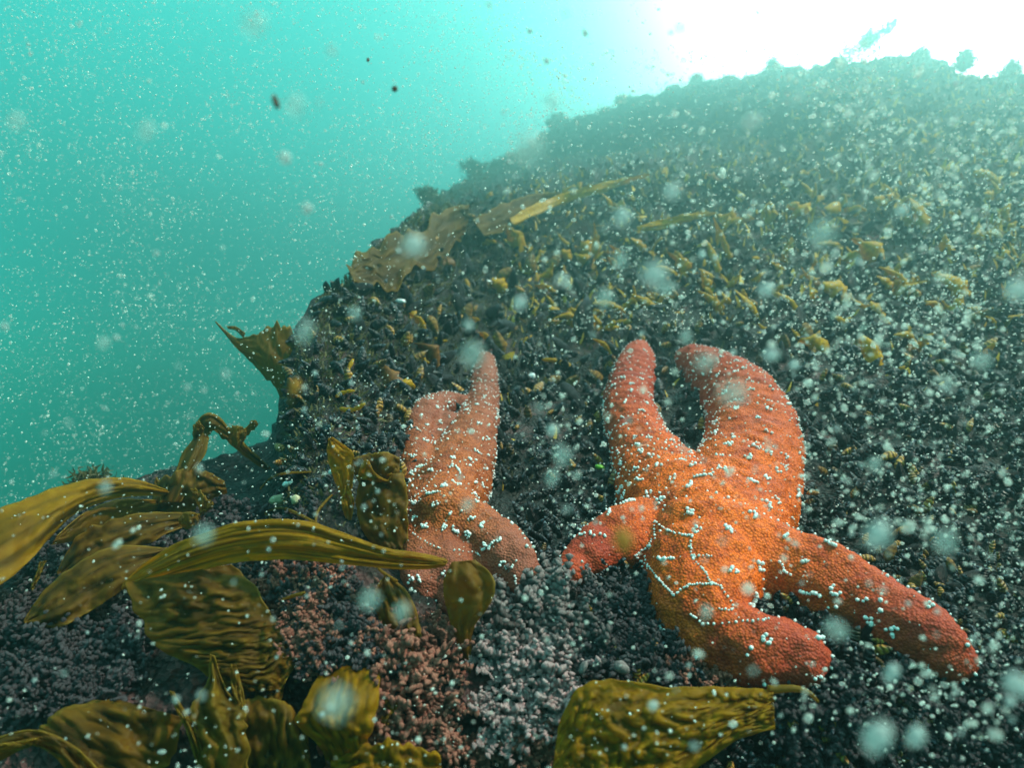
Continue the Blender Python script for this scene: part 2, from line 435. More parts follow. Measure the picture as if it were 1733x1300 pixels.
# ------------------------------------------------------------------ sea stars
def build_star(name, arms, mat, label, clusters, extra_lines, bead, margin_step, cluster_step, seed):
    """arms: list of [(px, py, width_px), ...] from the disc outwards; the skin is one continuous surface"""
    rs = random.Random(seed)
    bv, bf = ico(2)
    mats, tips = [], []
    for arm in arms:
        lift = 0.95
        if isinstance(arm[0], float): lift, arm = arm[0], arm[1:]
        c = catmull(arm, 34)
        for k, (px, py, w) in enumerate(c):
            dsurf = sdep(px, py)
            r = w / 2 / F * dsurf * 1.05
            rt = min(r, 0.026 + 0.30 * (r - 0.026))
            d = dsurf - lift * rt
            p = P(px, py, d)
            v = p.normalized()
            q = v.to_track_quat('Z', 'Y').to_matrix()
            m3 = np.array(q) * np.array([r, r, rt * 0.74])[None, :]
            # keep the outline true in pixels, flatten along the view
            mats.append(np.hstack([m3, np.array(p)[:, None]]))
            tips.append((p.copy(), (k / 33.0)))
    V, Fc = merge(bv, bf, mats)
    a0 = [q for q in arms[0] if not isinstance(q, float)][0]
    base = P(a0[0], a0[1], sdep(a0[0], a0[1]))
    tmp = mesh_obj('tmp', V, Fc, None, loc=base)
    rm = tmp.modifiers.new('r', 'REMESH'); rm.mode = 'VOXEL'; rm.voxel_size = 0.0020
    sm = tmp.modifiers.new('s', 'SMOOTH'); sm.factor = 0.5; sm.iterations = 4
    dg = bpy.context.evaluated_depsgraph_get()
    me = bpy.data.meshes.new_from_object(tmp.evaluated_get(dg))
    bpy.data.objects.remove(tmp)
    n = len(me.vertices)
    co = np.empty(n * 3); me.vertices.foreach_get('co', co); co = co.reshape(-1, 3)
    no = np.empty(n * 3); me.vertices.foreach_get('normal', no); no = no.reshape(-1, 3)
    # lumpy hide
    dsp = np.array([0.0022 * noise.noise(Vector(p) * 60) + 0.0011 * noise.noise(Vector(p) * 160) + 0.0007 * noise.noise(Vector(p) * 420) for p in co])
    co = co + no * dsp[:, None]
    me.vertices.foreach_set('co', co.ravel())
    tp = np.array([t[0][:] for t in tips]) - np.array(base); tv = np.array([t[1] for t in tips])
    tipa = np.zeros(n)
    for s in range(0, n, 4000):
        dd = ((co[s:s + 4000, None, :] - tp[None]) ** 2).sum(2)
        tipa[s:s + 4000] = tv[dd.argmin(1)]
    at = me.attributes.new('tip', 'FLOAT', 'POINT'); at.data.foreach_set('value', np.clip((tipa - 0.15) / 0.5, 0, 1).astype(np.float32))
    me.materials.clear(); me.materials.append(mat)
    me.polygons.foreach_set('use_smooth', [True] * len(me.polygons))
    me.update()
    o = bpy.data.objects.new(name, me); col.objects.link(o); o.location = base
    tag(o, label, 'starfish', 'ochre starfish on the reef')
    # white spines
    wco = co + np.array(base)
    tree = BVHTree.FromPolygons([tuple(v) for v in wco], [tuple(p.vertices) for p in me.polygons])
    sp = []
    def put(p, nn, r):
        q = frame(nn, rs.random() * 6, (r, r, r * 1.25), np.array(p) + np.array(nn) * r * 0.45)
        sp.append(q)
    def at_px(px, py):
        dr = P(px, py, 1).normalized()
        return tree.ray_cast(ORG, dr, 5)
    def cluster(loc, nn, k, spread):
        nn = Vector(nn); t = nn.orthogonal().normalized(); b = nn.cross(t)
        ang = rs.random() * 6.28; line = rs.random() < 0.22
        for i in range(k):
            if line: x, y = (i - k / 2) * spread * 0.55, rs.gauss(0, spread * 0.2)
            else:
                rr = spread * (0.15 + 0.85 * math.sqrt(rs.random())); th = rs.random() * 6.28
                x, y = rr * math.cos(th), rr * math.sin(th)
            pos = Vector(loc) + t * (x * math.cos(ang) - y * math.sin(ang)) + b * (x * math.sin(ang) + y * math.cos(ang))
            h = tree.find_nearest(pos)
            if h[0] is not None: put(h[0], h[1], bead * rs.uniform(0.6, 1.1))
    taken = []
    for (px, py, k) in clusters:
        h = at_px(px, py)
        if h[0] is not None:
            cluster(h[0], h[1], k, bead * 2.3); taken.append(h[0])
    for ln in extra_lines:
        pts = catmull(ln[0], max(4, int(ln[1])))
        for (px, py) in pts:
            h = at_px(px + rs.gauss(0, 0.8), py + rs.gauss(0, 0.8))
            if h[0] is not None: put(h[0], h[1], bead * rs.uniform(0.42, 0.68)); taken.append(h[0])
    facing = []
    order = list(range(n)); rs.shuffle(order)
    vd = wco / np.linalg.norm(wco, axis=1)[:, None]
    nf = -(no * vd).sum(1)
    for i in order:
        if nf[i] < -0.1: continue
        p = Vector(wco[i])
        if nf[i] > 0.24:
            if any((p - q).length_squared < cluster_step ** 2 for q in taken): continue
            taken.append(p)
            u = tipa[i]
            k = rs.choice((1, 1, 2, 3)) if u > 0.65 else rs.choice((1, 3, 4, 5, 6))
            cluster(p, no[i], k, bead * 2.2)
    mt = []
    for i in order:
        if -0.05 < nf[i] < 0.13:
            p = Vector(wco[i])
            if any((p - q).length_squared < margin_step ** 2 for q in mt): continue
            mt.append(p); put(p, no[i], bead * rs.uniform(0.5, 0.8))
    fine = 0
    for i in order:
        if nf[i] > 0.35 and fine < 160:
            put(wco[i], no[i], bead * rs.uniform(0.22, 0.36)); fine += 1
    sv, sf = merge(*ico(1), sp)
    s_ = mesh_obj('spines', sv, sf, MAT_SPINE, parent=o, loc=base)
    s_.location = (0, 0, 0)
    s_['kind'] = 'stuff'
    return o

right_arms = [
    [(1190, 925, 200), (1135, 850, 165), (1088, 765, 108), (1064, 690, 86), (1074, 630, 70), (1080, 598, 46)],
    [(1200, 930, 220), (1240, 860, 195), (1272, 780, 160), (1264, 700, 132), (1222, 648, 98), (1182, 618, 66), (1164, 606, 42)],
    [0.55, (1160, 930, 170), (1090, 912, 134), (1030, 924, 98), (985, 952, 68), (945, 985, 42)],
    [(1200, 950, 210), (1300, 967, 158), (1400, 990, 128), (1490, 1032, 108), (1565, 1078, 100), (1612, 1110, 78)],
    [0.5, (1190, 960, 200), (1185, 1030, 150), (1225, 1076, 126), (1285, 1098, 120), (1335, 1108, 108), (1360, 1112, 84)],
]
pent = [(1107, 882), (1108, 905), (1098, 925), (1075, 940), (1098, 958), (1115, 980), (1140, 1008), (1165, 990), (1205, 988), (1188, 962), (1172, 945), (1168, 925), (1172, 906), (1160, 907), (1130, 898), (1107, 882)]
rlines = [([pent[i], pent[i + 1]], max(3, int(math.dist(pent[i], pent[i + 1]) / 3.4))) for i in range(len(pent) - 1)]
rlines += [([(1175, 941), (1203, 941)], 7), ([(1205, 988), (1222, 996), (1240, 1030), (1218, 1031)], 16), ([(1170, 1040), (1195, 1055), (1260, 1052), (1300, 1048)], 18)]
rclus = [(1084, 633, 2), (1064, 605, 3), (1085, 695, 4), (1095, 718, 2), (1082, 752, 6), (1104, 768, 5), (1123, 760, 1), (1116, 787, 5), (1139, 808, 4), (1190, 806, 7), (1167, 822, 6), (1118, 848, 7), (1167, 866, 7), (1206, 802, 3),
         (1280, 707, 7), (1301, 731, 3), (1281, 756, 7), (1301, 768, 5), (1317, 797, 5), (1275, 815, 8), (1315, 847, 5), (1275, 871, 7), (1231, 895, 8), (1180, 898, 5), (1129, 944, 7), (1286, 960, 7), (1241, 967, 7), (1328, 966, 6), (1328, 909, 3), (1362, 955, 4), (1368, 1003, 7), (1413, 1000, 7), (1456, 1014, 4), (1468, 1050, 7), (1511, 1070, 6), (1491, 1025, 2), (1409, 1027, 2), (1211, 650, 1), (1209, 700, 2), (1234, 650, 1), (1248, 676, 4), (1212, 730, 6), (1295, 1082, 6), (1273, 1104, 2), (1180, 1117, 4), (1001, 906, 3), (984, 905, 3), (1016, 907, 3)]
build_star('sea_star', right_arms, MAT_STAR, 'large bright orange starfish, white ring of beads on its disc', rclus, rlines, 0.00140, 0.0052, 0.0195, 3)

left_arms = [
    [1.15, (745, 862, 118), (768, 815, 122), (795, 750, 88), (814, 690, 60), (820, 640, 46), (822, 612, 32)],
    [0.45, (728, 862, 100), (709, 800, 64), (707, 750, 52), (720, 706, 54), (748, 686, 48), (782, 688, 38)],
    [-0.25, (735, 850, 110), (745, 780, 90), (756, 730, 70)],
    [1.1, (735, 862, 116), (790, 900, 104), (842, 932, 98), (878, 968, 72), (893, 990, 42)],
    [0.35, (728, 880, 110), (722, 935, 90), (716, 975, 72), (722, 1000, 44)],
    [0.3, (742, 872, 120), (742, 930, 110), (765, 985, 90), (780, 1030, 50)],
]
llines = [([(800, 712), (788, 735), (770, 768)], 10), ([(740, 800), (718, 828), (690, 850)], 13), ([(700, 903), (720, 918), (745, 928)], 10), ([(770, 932), (800, 935), (812, 940)], 9)]
lclus = [(752, 822, 10), (730, 835, 6), (738, 853, 6), (702, 850, 7), (692, 862, 4), (703, 878, 8), (720, 888, 8), (750, 893, 7), (772, 895, 8), (792, 905, 8), (765, 868, 2), (781, 870, 1), (800, 878, 4), (818, 888, 5), (820, 926, 8), (834, 920, 6), (846, 913, 3), (853, 957, 7), (873, 984, 4), (870, 955, 3), (775, 794, 7), (762, 790, 6), (795, 775, 4), (805, 780, 2), (745, 715, 5), (722, 718, 5), (720, 745, 6), (735, 750, 4), (700, 770, 6), (712, 790, 7), (700, 800, 6), (692, 815, 5), (728, 795, 4), (808, 685, 5), (826, 684, 4), (811, 717, 6), (828, 720, 4), (820, 645, 2), (833, 645, 2), (694, 980, 6), (710, 978, 4), (700, 1000, 6)]
build_star('sea_star', left_arms, MAT_STAR2, 'smaller dull orange starfish with curled arm beside kelp', lclus, llines, 0.00118, 0.0048, 0.0145, 5)

# ------------------------------------------------------------------ kelp
def blade(A, B, dep, mat, bulge=0.006, rip=(0.0, 0, 0, 0), nu=70, nv=22, thick=0.0006, parent=None, name='kelp', ragged=0.07):
    """sheet between two edge curves given in photo pixels, at real depths, bulged, rippled and given a thickness"""
    n = max(len(A), len(B))
    a = catmull(A, nu); b = catmull(B, nu)
    dp = catmull([[x, x] if not hasattr(x, '__len__') else list(x) for x in dep], nu)
    amp, fu, fv, wob = rip
    vs, rim, ripa = [], [], []
    seed = A[0][0] * 0.013 + A[0][1] * 0.007
    for i in range(nu):
        u = i / (nu - 1)
        for j in range(nv):
            v = j / (nv - 1)
            vv = v
            if ragged:
                vv = v + ragged * (v - 0.5) * (noise.noise(Vector((u * 14, 3.0 if v < 0.5 else 9.0, seed))) )
            px = a[i, 0] * (1 - vv) + b[i, 0] * vv; py = a[i, 1] * (1 - vv) + b[i, 1] * vv
            d = dp[i, 0] * (1 - v) + dp[i, 1] * v
            nz = noise.noise(Vector((u * 5, v * 5, seed)))
            s = max(-1, min(1, 2.2 * noise.noise(Vector((u * fu * 1.6 + wob * nz, v * fv * 1.6 + 0.5 * wob * nz, seed * 3))) + 0.7 * noise.noise(Vector((u * fu * 3.4, v * fv * 3.4, seed))))) if amp else 0
            env = min(1, 6 * v, 6 * (1 - v)) * min(1, 5 * u + 0.2)
            d -= 0.6 * bulge * math.sin(math.pi * v) + amp * s * env + 0.005 * nz + 0.0016 * noise.noise(Vector((u * 17, v * 9, seed)))
            vs.append(P(px, py, d))
            e = min(v, 1 - v) * math.dist(a[i], b[i])
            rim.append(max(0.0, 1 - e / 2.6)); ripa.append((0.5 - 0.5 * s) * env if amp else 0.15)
    fs = [(i * nv + j, (i + 1) * nv + j, (i + 1) * nv + j + 1, i * nv + j + 1) for i in range(nu - 1) for j in range(nv - 1)]
    loc = np.mean(np.array([x[:] for x in vs]), 0)
    o = mesh_obj(name, [x[:] for x in vs], fs, mat, loc=loc, attrs={'rim': rim, 'rip': ripa})
    so = o.modifiers.new('thickness', 'SOLIDIFY'); so.thickness = thick; so.offset = 0
    if parent is not None:
        o.parent = parent; o.location = Vector(loc) - parent.location
    return o

def kelp(A, B, dep, mat, label, **k):
    return tag(blade(A, B, dep, mat, **k), label, 'kelp', 'kelp blades')

def stem(pts, rad, mat, parent=None, name='stipe'):
    q = [P(*p) for p in pts]
    vs, fs = tube(q, rad)
    loc = q[0]
    m = len(vs)
    o = mesh_obj(name, [tuple(v) for v in vs], fs, mat, loc=loc, attrs={'rim': [0.3] * m, 'rip': [0.2] * m})
    if parent is not None:
        o.parent = parent; o.location = Vector(loc) - parent.location
    return o

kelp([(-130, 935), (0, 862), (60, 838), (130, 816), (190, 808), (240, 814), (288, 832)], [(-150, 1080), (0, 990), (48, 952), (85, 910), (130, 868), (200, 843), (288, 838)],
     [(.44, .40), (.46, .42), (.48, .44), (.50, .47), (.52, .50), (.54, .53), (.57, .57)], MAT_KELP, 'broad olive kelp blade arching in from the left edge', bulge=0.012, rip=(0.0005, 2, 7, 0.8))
kelp([(96, 908), (140, 870), (190, 848), (240, 845), (285, 850)], [(88, 922), (130, 915), (180, 900), (225, 880), (280, 862)], [.47, .50, .53, .55, .58], MAT_KELP_DARK, 'folded flap with painted shade under the broad left kelp blade', bulge=0.004)  # shade inside the fold, put into the dark colour of this flap
k2 = kelp([(208, 988), (250, 950), (310, 915), (380, 890), (450, 880), (520, 884), (590, 905), (660, 928), (720, 938), (752, 946), (757, 951)], [(206, 998), (262, 988), (330, 968), (395, 953), (440, 948), (500, 948), (560, 953), (630, 960), (700, 964), (745, 960), (757, 952)],
     [.41, .40, .39, .385, .385, .385, .385, .385, .39, .395, .40], MAT_KELP, 'long smooth olive kelp blade pointing right across the smaller starfish', bulge=0.006, rip=(0.0005, 2.0, 13, 0.9), nu=140, nv=60)
kelp([(212, 986), (232, 1040), (262, 1090), (312, 1120), (362, 1150), (405, 1172)], [(396, 955), (432, 995), (464, 1050), (498, 1080), (503, 1120), (474, 1168)],
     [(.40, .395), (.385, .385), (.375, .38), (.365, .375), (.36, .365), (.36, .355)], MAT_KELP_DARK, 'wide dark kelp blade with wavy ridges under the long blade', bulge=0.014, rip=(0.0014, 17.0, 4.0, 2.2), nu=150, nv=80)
kelp([(440, 1120), (430, 1190), (425, 1250), (440, 1340)], [(500, 1110), (478, 1175), (482, 1240), (500, 1340)], [.365, .36, .355, .35], MAT_KELP_DARK, 'dark narrow kelp blade left of the square bottom blade', bulge=0.006, rip=(0.0015, 6, 2, 0.8))
kelp([(570, 1126), (540, 1142), (516, 1190), (500, 1222), (535, 1258), (550, 1285), (560, 1340)], [(600, 1124), (640, 1136), (640, 1180), (633, 1228), (624, 1252), (630, 1290), (645, 1340)],
     [.372, .360, .345, .338, .345, .352, .35], MAT_KELP, 'squarish olive kelp blade folded over at the bottom edge', bulge=0.010, rip=(0.0007, 4, 9, 1.4), nu=90, nv=40)
kelp([(636, 1186), (640, 1212), (634, 1236)], [(672, 1186), (670, 1204), (656, 1228)], [.358, .355, .352], MAT_KELP_GOLD, 'small yellow kelp flap on the square blade right side', bulge=0.003, rip=(0.001, 1, 2, 0.3), nu=30, nv=14)
kelp([(652, 974), (632, 1005), (640, 1045), (655, 1085), (672, 1110), (683, 1119)], [(655, 972), (690, 1003), (707, 1045), (713, 1078), (702, 1105), (685, 1119)],
     [.405, .395, .388, .382, .382, .385], MAT_KELP_DARK, 'dark leaf shaped kelp blade below the long blade tip', bulge=0.008, rip=(0.0010, 5.0, 6.0, 1.6), nu=80, nv=36)
k6 = bpy.data.objects.new('kelp', None); k6.location = P(797, 1140, .392); col.objects.link(k6)
tag(k6, 'brown see through kelp blade with thin stipe over starfish', 'kelp', 'kelp blades')
blade([(765, 952), (752, 985), (756, 1030), (768, 1070), (782, 1110), (794, 1140)], [(805, 948), (834, 978), (833, 1015), (802, 1062), (797, 1100), (797, 1140)], [.398, .39, .388, .39, .392, .392], MAT_KELP_BROWN, bulge=0.007, parent=k6, name='blade', nu=70, nv=24)
stem([(797, 1130, .392), (805, 1155, .388), (830, 1180, .386)], [.0009, .0007, .0005], MAT_KELP_GOLD, parent=k6)
k7 = bpy.data.objects.new('kelp', None); k7.location = P(1308, 1175, .345); col.objects.link(k7)
tag(k7, 'broad ruffled yellow olive kelp blade under the large starfish', 'kelp', 'kelp blades')
blade([(945, 1230), (975, 1170), (1030, 1150), (1110, 1160), (1200, 1164), (1270, 1166), (1308, 1168)], [(930, 1345), (980, 1350), (1050, 1350), (1120, 1335), (1185, 1296), (1250, 1252), (1311, 1234)],
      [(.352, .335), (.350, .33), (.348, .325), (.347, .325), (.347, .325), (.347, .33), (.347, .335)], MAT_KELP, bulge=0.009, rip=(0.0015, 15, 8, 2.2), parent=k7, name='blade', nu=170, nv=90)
stem([(1300, 1168, .346), (1345, 1166, .345), (1370, 1174, .346), (1384, 1188, .35)], [.0022, .0017, .0012, .0008], MAT_KELP_GOLD, parent=k7)
kelp([(356, 1108), (350, 1160), (322, 1205), (334, 1260), (345, 1340)], [(362, 1110), (386, 1170), (414, 1206), (422, 1255), (416, 1340)], [.352, .345, .335, .33, .33], MAT_KELP_GOLD, 'torn golden kelp blade with pointed top at the bottom', bulge=0.006, rip=(0.0015, 2, 2, 0.8), ragged=0.35, nu=90, nv=30)
kelp([(288, 1170), (298, 1202), (312, 1228), (332, 1290), (345, 1340)], [(294, 1172), (314, 1206), (330, 1232), (350, 1290), (370, 1340)], [.345, .338, .334, .33, .33], MAT_KELP_GOLD, 'thin torn golden kelp strip left of the torn blade', bulge=0.003, ragged=0.3)
kelp([(391, 1125), (392, 1160), (402, 1200)], [(399, 1126), (410, 1165), (416, 1205)], [.35, .345, .34], MAT_KELP_GOLD, 'short golden kelp prong right of the torn blade top', bulge=0.002, nu=30, nv=10)
kelp([(-40, 1262), (20, 1242), (66, 1237), (110, 1254), (150, 1285), (195, 1340)], [(-40, 1310), (30, 1272), (62, 1264), (92, 1280), (118, 1310), (140, 1350)], [.31, .31, .31, .31, .31, .31], MAT_KELP_BROWN, 'curved brown kelp strap in the bottom left corner', bulge=0.006, rip=(0.0008, 2, 3, 0.5))
kelp([(60, 1245), (85, 1215), (140, 1190), (200, 1185)], [(190, 1340), (230, 1320), (290, 1290), (310, 1215)], [(.345, .33), (.35, .333), (.355, .338), (.36, .345)], MAT_KELP_DARK, 'dark sagging kelp blade above the bottom left strap', bulge=0.012, rip=(0.001, 4, 3, 1.0))
kelp([(-40, 1290), (0, 1262), (40, 1255), (66, 1250)], [(-40, 1300), (0, 1275), (40, 1268), (64, 1258)], [.295, .298, .30, .302], MAT_KELP_GOLD, 'bright orange kelp edge curling in the bottom left corner', bulge=0.003, nu=40, nv=12)
kelp([(40, 1052), (75, 1000), (130, 955), (195, 925), (282, 928)], [(44, 1058), (100, 1062), (160, 1030), (220, 990), (284, 936)], [(.42, .42), (.43, .41), (.44, .42), (.45, .43), (.46, .46)], MAT_KELP_DARK, 'added dark kelp sheet for the shadow behind the left end of the long blade', bulge=0.008, rip=(0.001, 3, 7, 1.2))  # dark sheet added to stand for shadow on the rock here
kelp([(96, 970), (130, 910), (180, 884), (245, 868), (338, 870)], [(100, 978), (150, 972), (200, 946), (260, 915), (340, 878)], [(.48, .48), (.49, .47), (.50, .48), (.51, .49), (.52, .52)], MAT_KELP_DARK, 'added dark kelp sheet as the shadow between broad and long blades', bulge=0.008, ragged=0.2, rip=(0.001, 3, 6, 1.2))  # added sheet, its dark colour is the shadow between the blades
kelp([(560, 1290), (620, 1262), (680, 1258), (745, 1278)], [(560, 1350), (620, 1345), (680, 1345), (750, 1330)], [.345, .343, .342, .342], MAT_KELP, 'low ruffled olive kelp along the bottom edge', bulge=0.006, ragged=0.3, rip=(0.0016, 6, 3, 1.4))
kelp([(380, 1195), (440, 1180), (490, 1195), (520, 1240)], [(370, 1340), (430, 1330), (480, 1340), (530, 1340)], [.35, .348, .346, .346], MAT_KELP_DARK, 'dark drooping kelp blade between torn and square blades', bulge=0.010, rip=(0.001, 8, 4, 1.6))
k10 = bpy.data.objects.new('kelp', None); k10.location = P(295, 840, .58); col.objects.link(k10)
tag(k10, 'torn brown kelp arch standing against open water', 'kelp', 'kelp blades')
blade([(272, 850), (300, 790), (322, 742), (334, 714), (355, 701), (380, 713), (402, 738), (432, 768), (460, 793)], [(312, 850), (334, 795), (352, 752), (352, 736), (364, 730), (376, 742), (390, 752), (420, 778), (452, 796)], [.56, .575, .59, .60, .60, .61, .62, .64, .66], MAT_KELP_BROWN, bulge=0.006, rip=(0.001, 3, 2, 0.8), ragged=0.35, parent=k10, name='blade', nu=110, nv=20)
blade([(400, 735), (415, 726), (424, 714), (434, 712)], [(408, 745), (422, 734), (432, 724), (437, 718)], [.61, .608, .606, .605], MAT_KELP_GOLD, bulge=0.002, ragged=0.4, parent=k10, name='side_lobe', nu=30, nv=10)
blade([(385, 728), (400, 720), (418, 728)], [(388, 748), (402, 756), (416, 742)], [.605, .598, .602], MAT_KELP_GOLD, bulge=0.004, ragged=0.3, parent=k10, name='side_lobe', nu=30, nv=12)
blade([(326, 735), (328, 720), (336, 712)], [(330, 748), (342, 735), (346, 724)], [.595, .59, .59], MAT_KELP_GOLD, bulge=0.002, ragged=0.3, parent=k10, name='side_lobe', nu=24, nv=10)
kelp([(322, 828), (340, 832), (352, 846), (362, 852)], [(330, 842), (338, 862), (342, 870), (360, 860)], [.52, .515, .51, .51], MAT_KELP_GOLD, 'upper of two curled golden kelp scraps on dark rock', bulge=0.004, ragged=0.4, nu=40, nv=14)
kelp([(302, 880), (312, 868), (330, 868), (336, 878)], [(304, 888), (316, 896), (328, 892), (337, 884)], [.49, .485, .485, .49], MAT_KELP_GOLD, 'lower of two curled golden kelp scraps on dark rock', bulge=0.004, nu=40, nv=14)
kelp([(262, 815), (300, 798), (340, 795), (380, 815)], [(255, 870), (300, 880), (345, 850), (385, 835)], [.58, .57, .57, .58], MAT_KELP_DARK, 'dark brown kelp sheet at the foot of the arch', bulge=0.012, ragged=0.3, rip=(0.0015, 4, 2, 1))
kelp([(68, 952), (60, 975), (52, 995)], [(78, 950), (66, 978), (55, 1000)], [.40, .395, .39], MAT_KELP_GOLD, 'small orange kelp tag hanging from broad left blade', bulge=0.002, ragged=0.4, nu=30, nv=10)
k11 = bpy.data.objects.new('kelp', None); k11.location = P(592, 840, .47); col.objects.link(k11)
tag(k11, 'young kelp with pointed leaves left of the smaller starfish', 'kelp', 'kelp blades')
blade([(556, 742), (554, 765), (560, 795), (578, 840)], [(562, 740), (586, 756), (600, 776), (594, 840)], [.465, .462, .464, .468], MAT_KELP, bulge=0.003, parent=k11, name='blade', nu=40, nv=16)
blade([(598, 776), (625, 768), (655, 766), (676, 776)], [(600, 802), (622, 834), (650, 836), (676, 812)], [.468, .465, .465, .47], MAT_KELP_DARK, bulge=0.008, rip=(0.0012, 1.5, 2, 0.8), parent=k11, name='blade', nu=40, nv=24)
blade([(606, 806), (612, 786), (622, 778), (634, 800), (655, 812), (662, 800)], [(608, 812), (620, 812), (632, 814), (640, 816), (656, 818), (663, 806)], [.46, .458, .456, .456, .458, .46], MAT_KELP, bulge=0.003, parent=k11, name='blade', nu=40, nv=12)
blade([(584, 822), (578, 848), (588, 888)], [(588, 822), (599, 848), (592, 890)], [.462, .458, .462], MAT_KELP, bulge=0.002, parent=k11, name='blade', nu=30, nv=12)
kelp([(612, 806), (602, 850), (618, 905), (662, 945)], [(682, 800), (690, 850), (690, 905), (698, 950)], [(.468, .46), (.46, .455), (.455, .45), (.45, .445)], MAT_KELP_DARK, 'broad dark kelp sheet against the smaller starfish left side', bulge=0.008, rip=(0.0012, 4, 3, 1.2), nu=60, nv=30)
kelp([(364, 543), (400, 572), (430, 566), (455, 556), (478, 550), (500, 575)], [(366, 547), (402, 590), (432, 620), (458, 648), (480, 674), (500, 715)], [.76, .755, .75, .75, .755, .77], MAT_KELP_BROWN, 'torn brown kelp frond flaring into open water at left', bulge=0.012, ragged=0.25, nu=90, nv=30)
kelp([(384, 552), (400, 553), (415, 564)], [(386, 556), (400, 560), (412, 572)], [.755, .75, .75], MAT_KELP_BROWN, 'thin brown prong beside the torn flaring frond', bulge=0.001, nu=24, nv=8)
kelp([(585, 445), (625, 412), (680, 398), (720, 376), (760, 358), (794, 348)], [(600, 478), (640, 484), (690, 474), (735, 444), (772, 412), (792, 382)], [(sdep(a, b + 16) - .03, sdep(c, e) - .04) for a, b, c, e in ((590, 455, 600, 480), (628, 425, 640, 486), (682, 405, 690, 476), (722, 385, 735, 446), (762, 365, 772, 414), (792, 355, 792, 384))], MAT_KELP_BROWN, 'rumpled brown kelp blade lying along the ridge', bulge=0.014, rip=(0.007, 6, 3, 1.6), ragged=0.7, nu=100, nv=34)
kelp([(800, 372), (850, 345), (905, 328), (950, 326)], [(820, 400), (870, 385), (915, 352), (955, 333)], [sdep(a, b + 30) - .06 for a, b in ((810, 388), (860, 366), (910, 341), (952, 330))], MAT_KELP_BROWN, 'brown base of the long yellow strand on the slope', bulge=0.010, ragged=0.2, rip=(0.002, 3, 2, 1))
kelp([(862, 368), (930, 334), (1000, 314), (1060, 300), (1099, 294)], [(868, 382), (938, 350), (1005, 329), (1063, 310), (1099, 297)], [sdep(a, b) - .10 for a, b in ((864, 391), (933, 372), (1001, 362), (1061, 358), (1099, 358))], MAT_SPRIG, 'long yellow kelp strand rising to the right, upper of two', bulge=0.003, ragged=0.4, nu=80, nv=10, rip=(0.0008, 0, 2, 0.4))
kelp([(1077, 384), (1120, 372), (1170, 361), (1213, 359)], [(1082, 391), (1125, 386), (1172, 373), (1213, 362)], [sdep(a, b + 25) - .08 for a, b in ((1080, 387), (1122, 379), (1171, 367), (1213, 361))], MAT_SPRIG, 'short yellow kelp strand on the slope, lower of two', bulge=0.003, ragged=0.4, nu=60, nv=10, rip=(0.0008, 0, 2, 0.4))
for pts, lb in (([(440, 828), (455, 812), (478, 802), (525, 799)], 'thin golden stem arching over two pale pebbles'),
                ([(443, 860), (455, 876), (470, 884)], 'short yellow stem hooked above the long kelp blade'),
                ([(452, 866), (475, 860), (500, 868), (540, 888)], 'thin reddish stem bowed over the long kelp blade'),
                ([(534, 890), (537, 868), (550, 850), (562, 838)], 'thin upright stem left of the young kelp'),
                ([(640, 962), (652, 972), (672, 985)], 'yellow stem under the long blade beside dark leaf'),
                ([(478, 1015), (500, 1008), (516, 1004)], 'short yellow twig lying on pink coralline')):
    q = [(x, y, sdep(x, y) - 0.030) for x, y in pts]
    s_ = stem(q, [.0007, .0010, .0010, .0006][:len(q)], MAT_KELP_GOLD, name='seaweed_strand')
    tag(s_, lb, 'seaweed strand')

# ------------------------------------------------------------------ mussels
def mussel_mesh():
    nt, ns = 16, 14
    vs, al = [], []
    for i in range(nt):
        t = i / (nt - 1)
        w = 0.27 * math.sin(math.pi * (0.02 + 0.96 * t) ** 0.72) ** 0.75
        h = 0.19 * math.sin(math.pi * (0.02 + 0.96 * t) ** 0.62) ** 0.85
        for k in range(ns):
            th = 2 * math.pi * k / ns
            groove = 0.90 if k in (0, ns // 2) else 1.0
            vs.append((w * math.cos(th) * groove + 0.05 * math.sin(math.pi * t), h * math.sin(th) * (0.75 + 0.25 * abs(math.sin(th))), t - 0.35)); al.append(t)
    fs = [(i * ns + k, i * ns + (k + 1) % ns, (i + 1) * ns + (k + 1) % ns, (i + 1) * ns + k) for i in range(nt - 1) for k in range(ns)]
    return np.array(vs), np.array(fs), np.array(al)
MV, MF, MAL = mussel_mesh()
protos = []
for q in range(8):
    me = bpy.data.meshes.new('mussel')
    v = MV * np.array([1 + 0.12 * math.sin(q * 2.1), 1 + 0.15 * math.cos(q * 1.7), 1.0])
    me.from_pydata(v.tolist(), [], MF.tolist())
    me.polygons.foreach_set('use_smooth', [True] * len(me.polygons))
    for k_, a_ in (('along', MAL), ('rnd', np.full(len(MAL), (q + 0.5) / 8))):
        at = me.attributes.new(k_, 'FLOAT', 'POINT'); at.data.foreach_set('value', a_.astype(np.float32))
    me.materials.append(MAT_MUSSEL); me.update(); protos.append(me)
def put_mussel(px, py, Lpx, me, label, group, dirpx=None, lift=0.2):
    h = surf(px, py)
    if h is None: return None
    L = Lpx / F * h[0].y
    n = h[1]
    ax = Vector((random.gauss(0, .6), random.gauss(0, .5), random.gauss(0, .6))) + n * 1.0
    if dirpx is not None:
        ax = Vector((dirpx[0], -0.25, -dirpx[1]))
    q = ax.normalized().to_track_quat('Z', 'Y') @ Quaternion((0, 0, 1), random.random() * 6.28)
    o = bpy.data.objects.new('mussel', me); col.objects.link(o)
    o.rotation_mode = 'QUATERNION'; o.rotation_quaternion = q
    o.location = h[0] + n * L * lift; o.scale = (L, L, L)
    return tag(o, label, 'mussel', group)
GOLD, DARK = protos[7], protos[2]
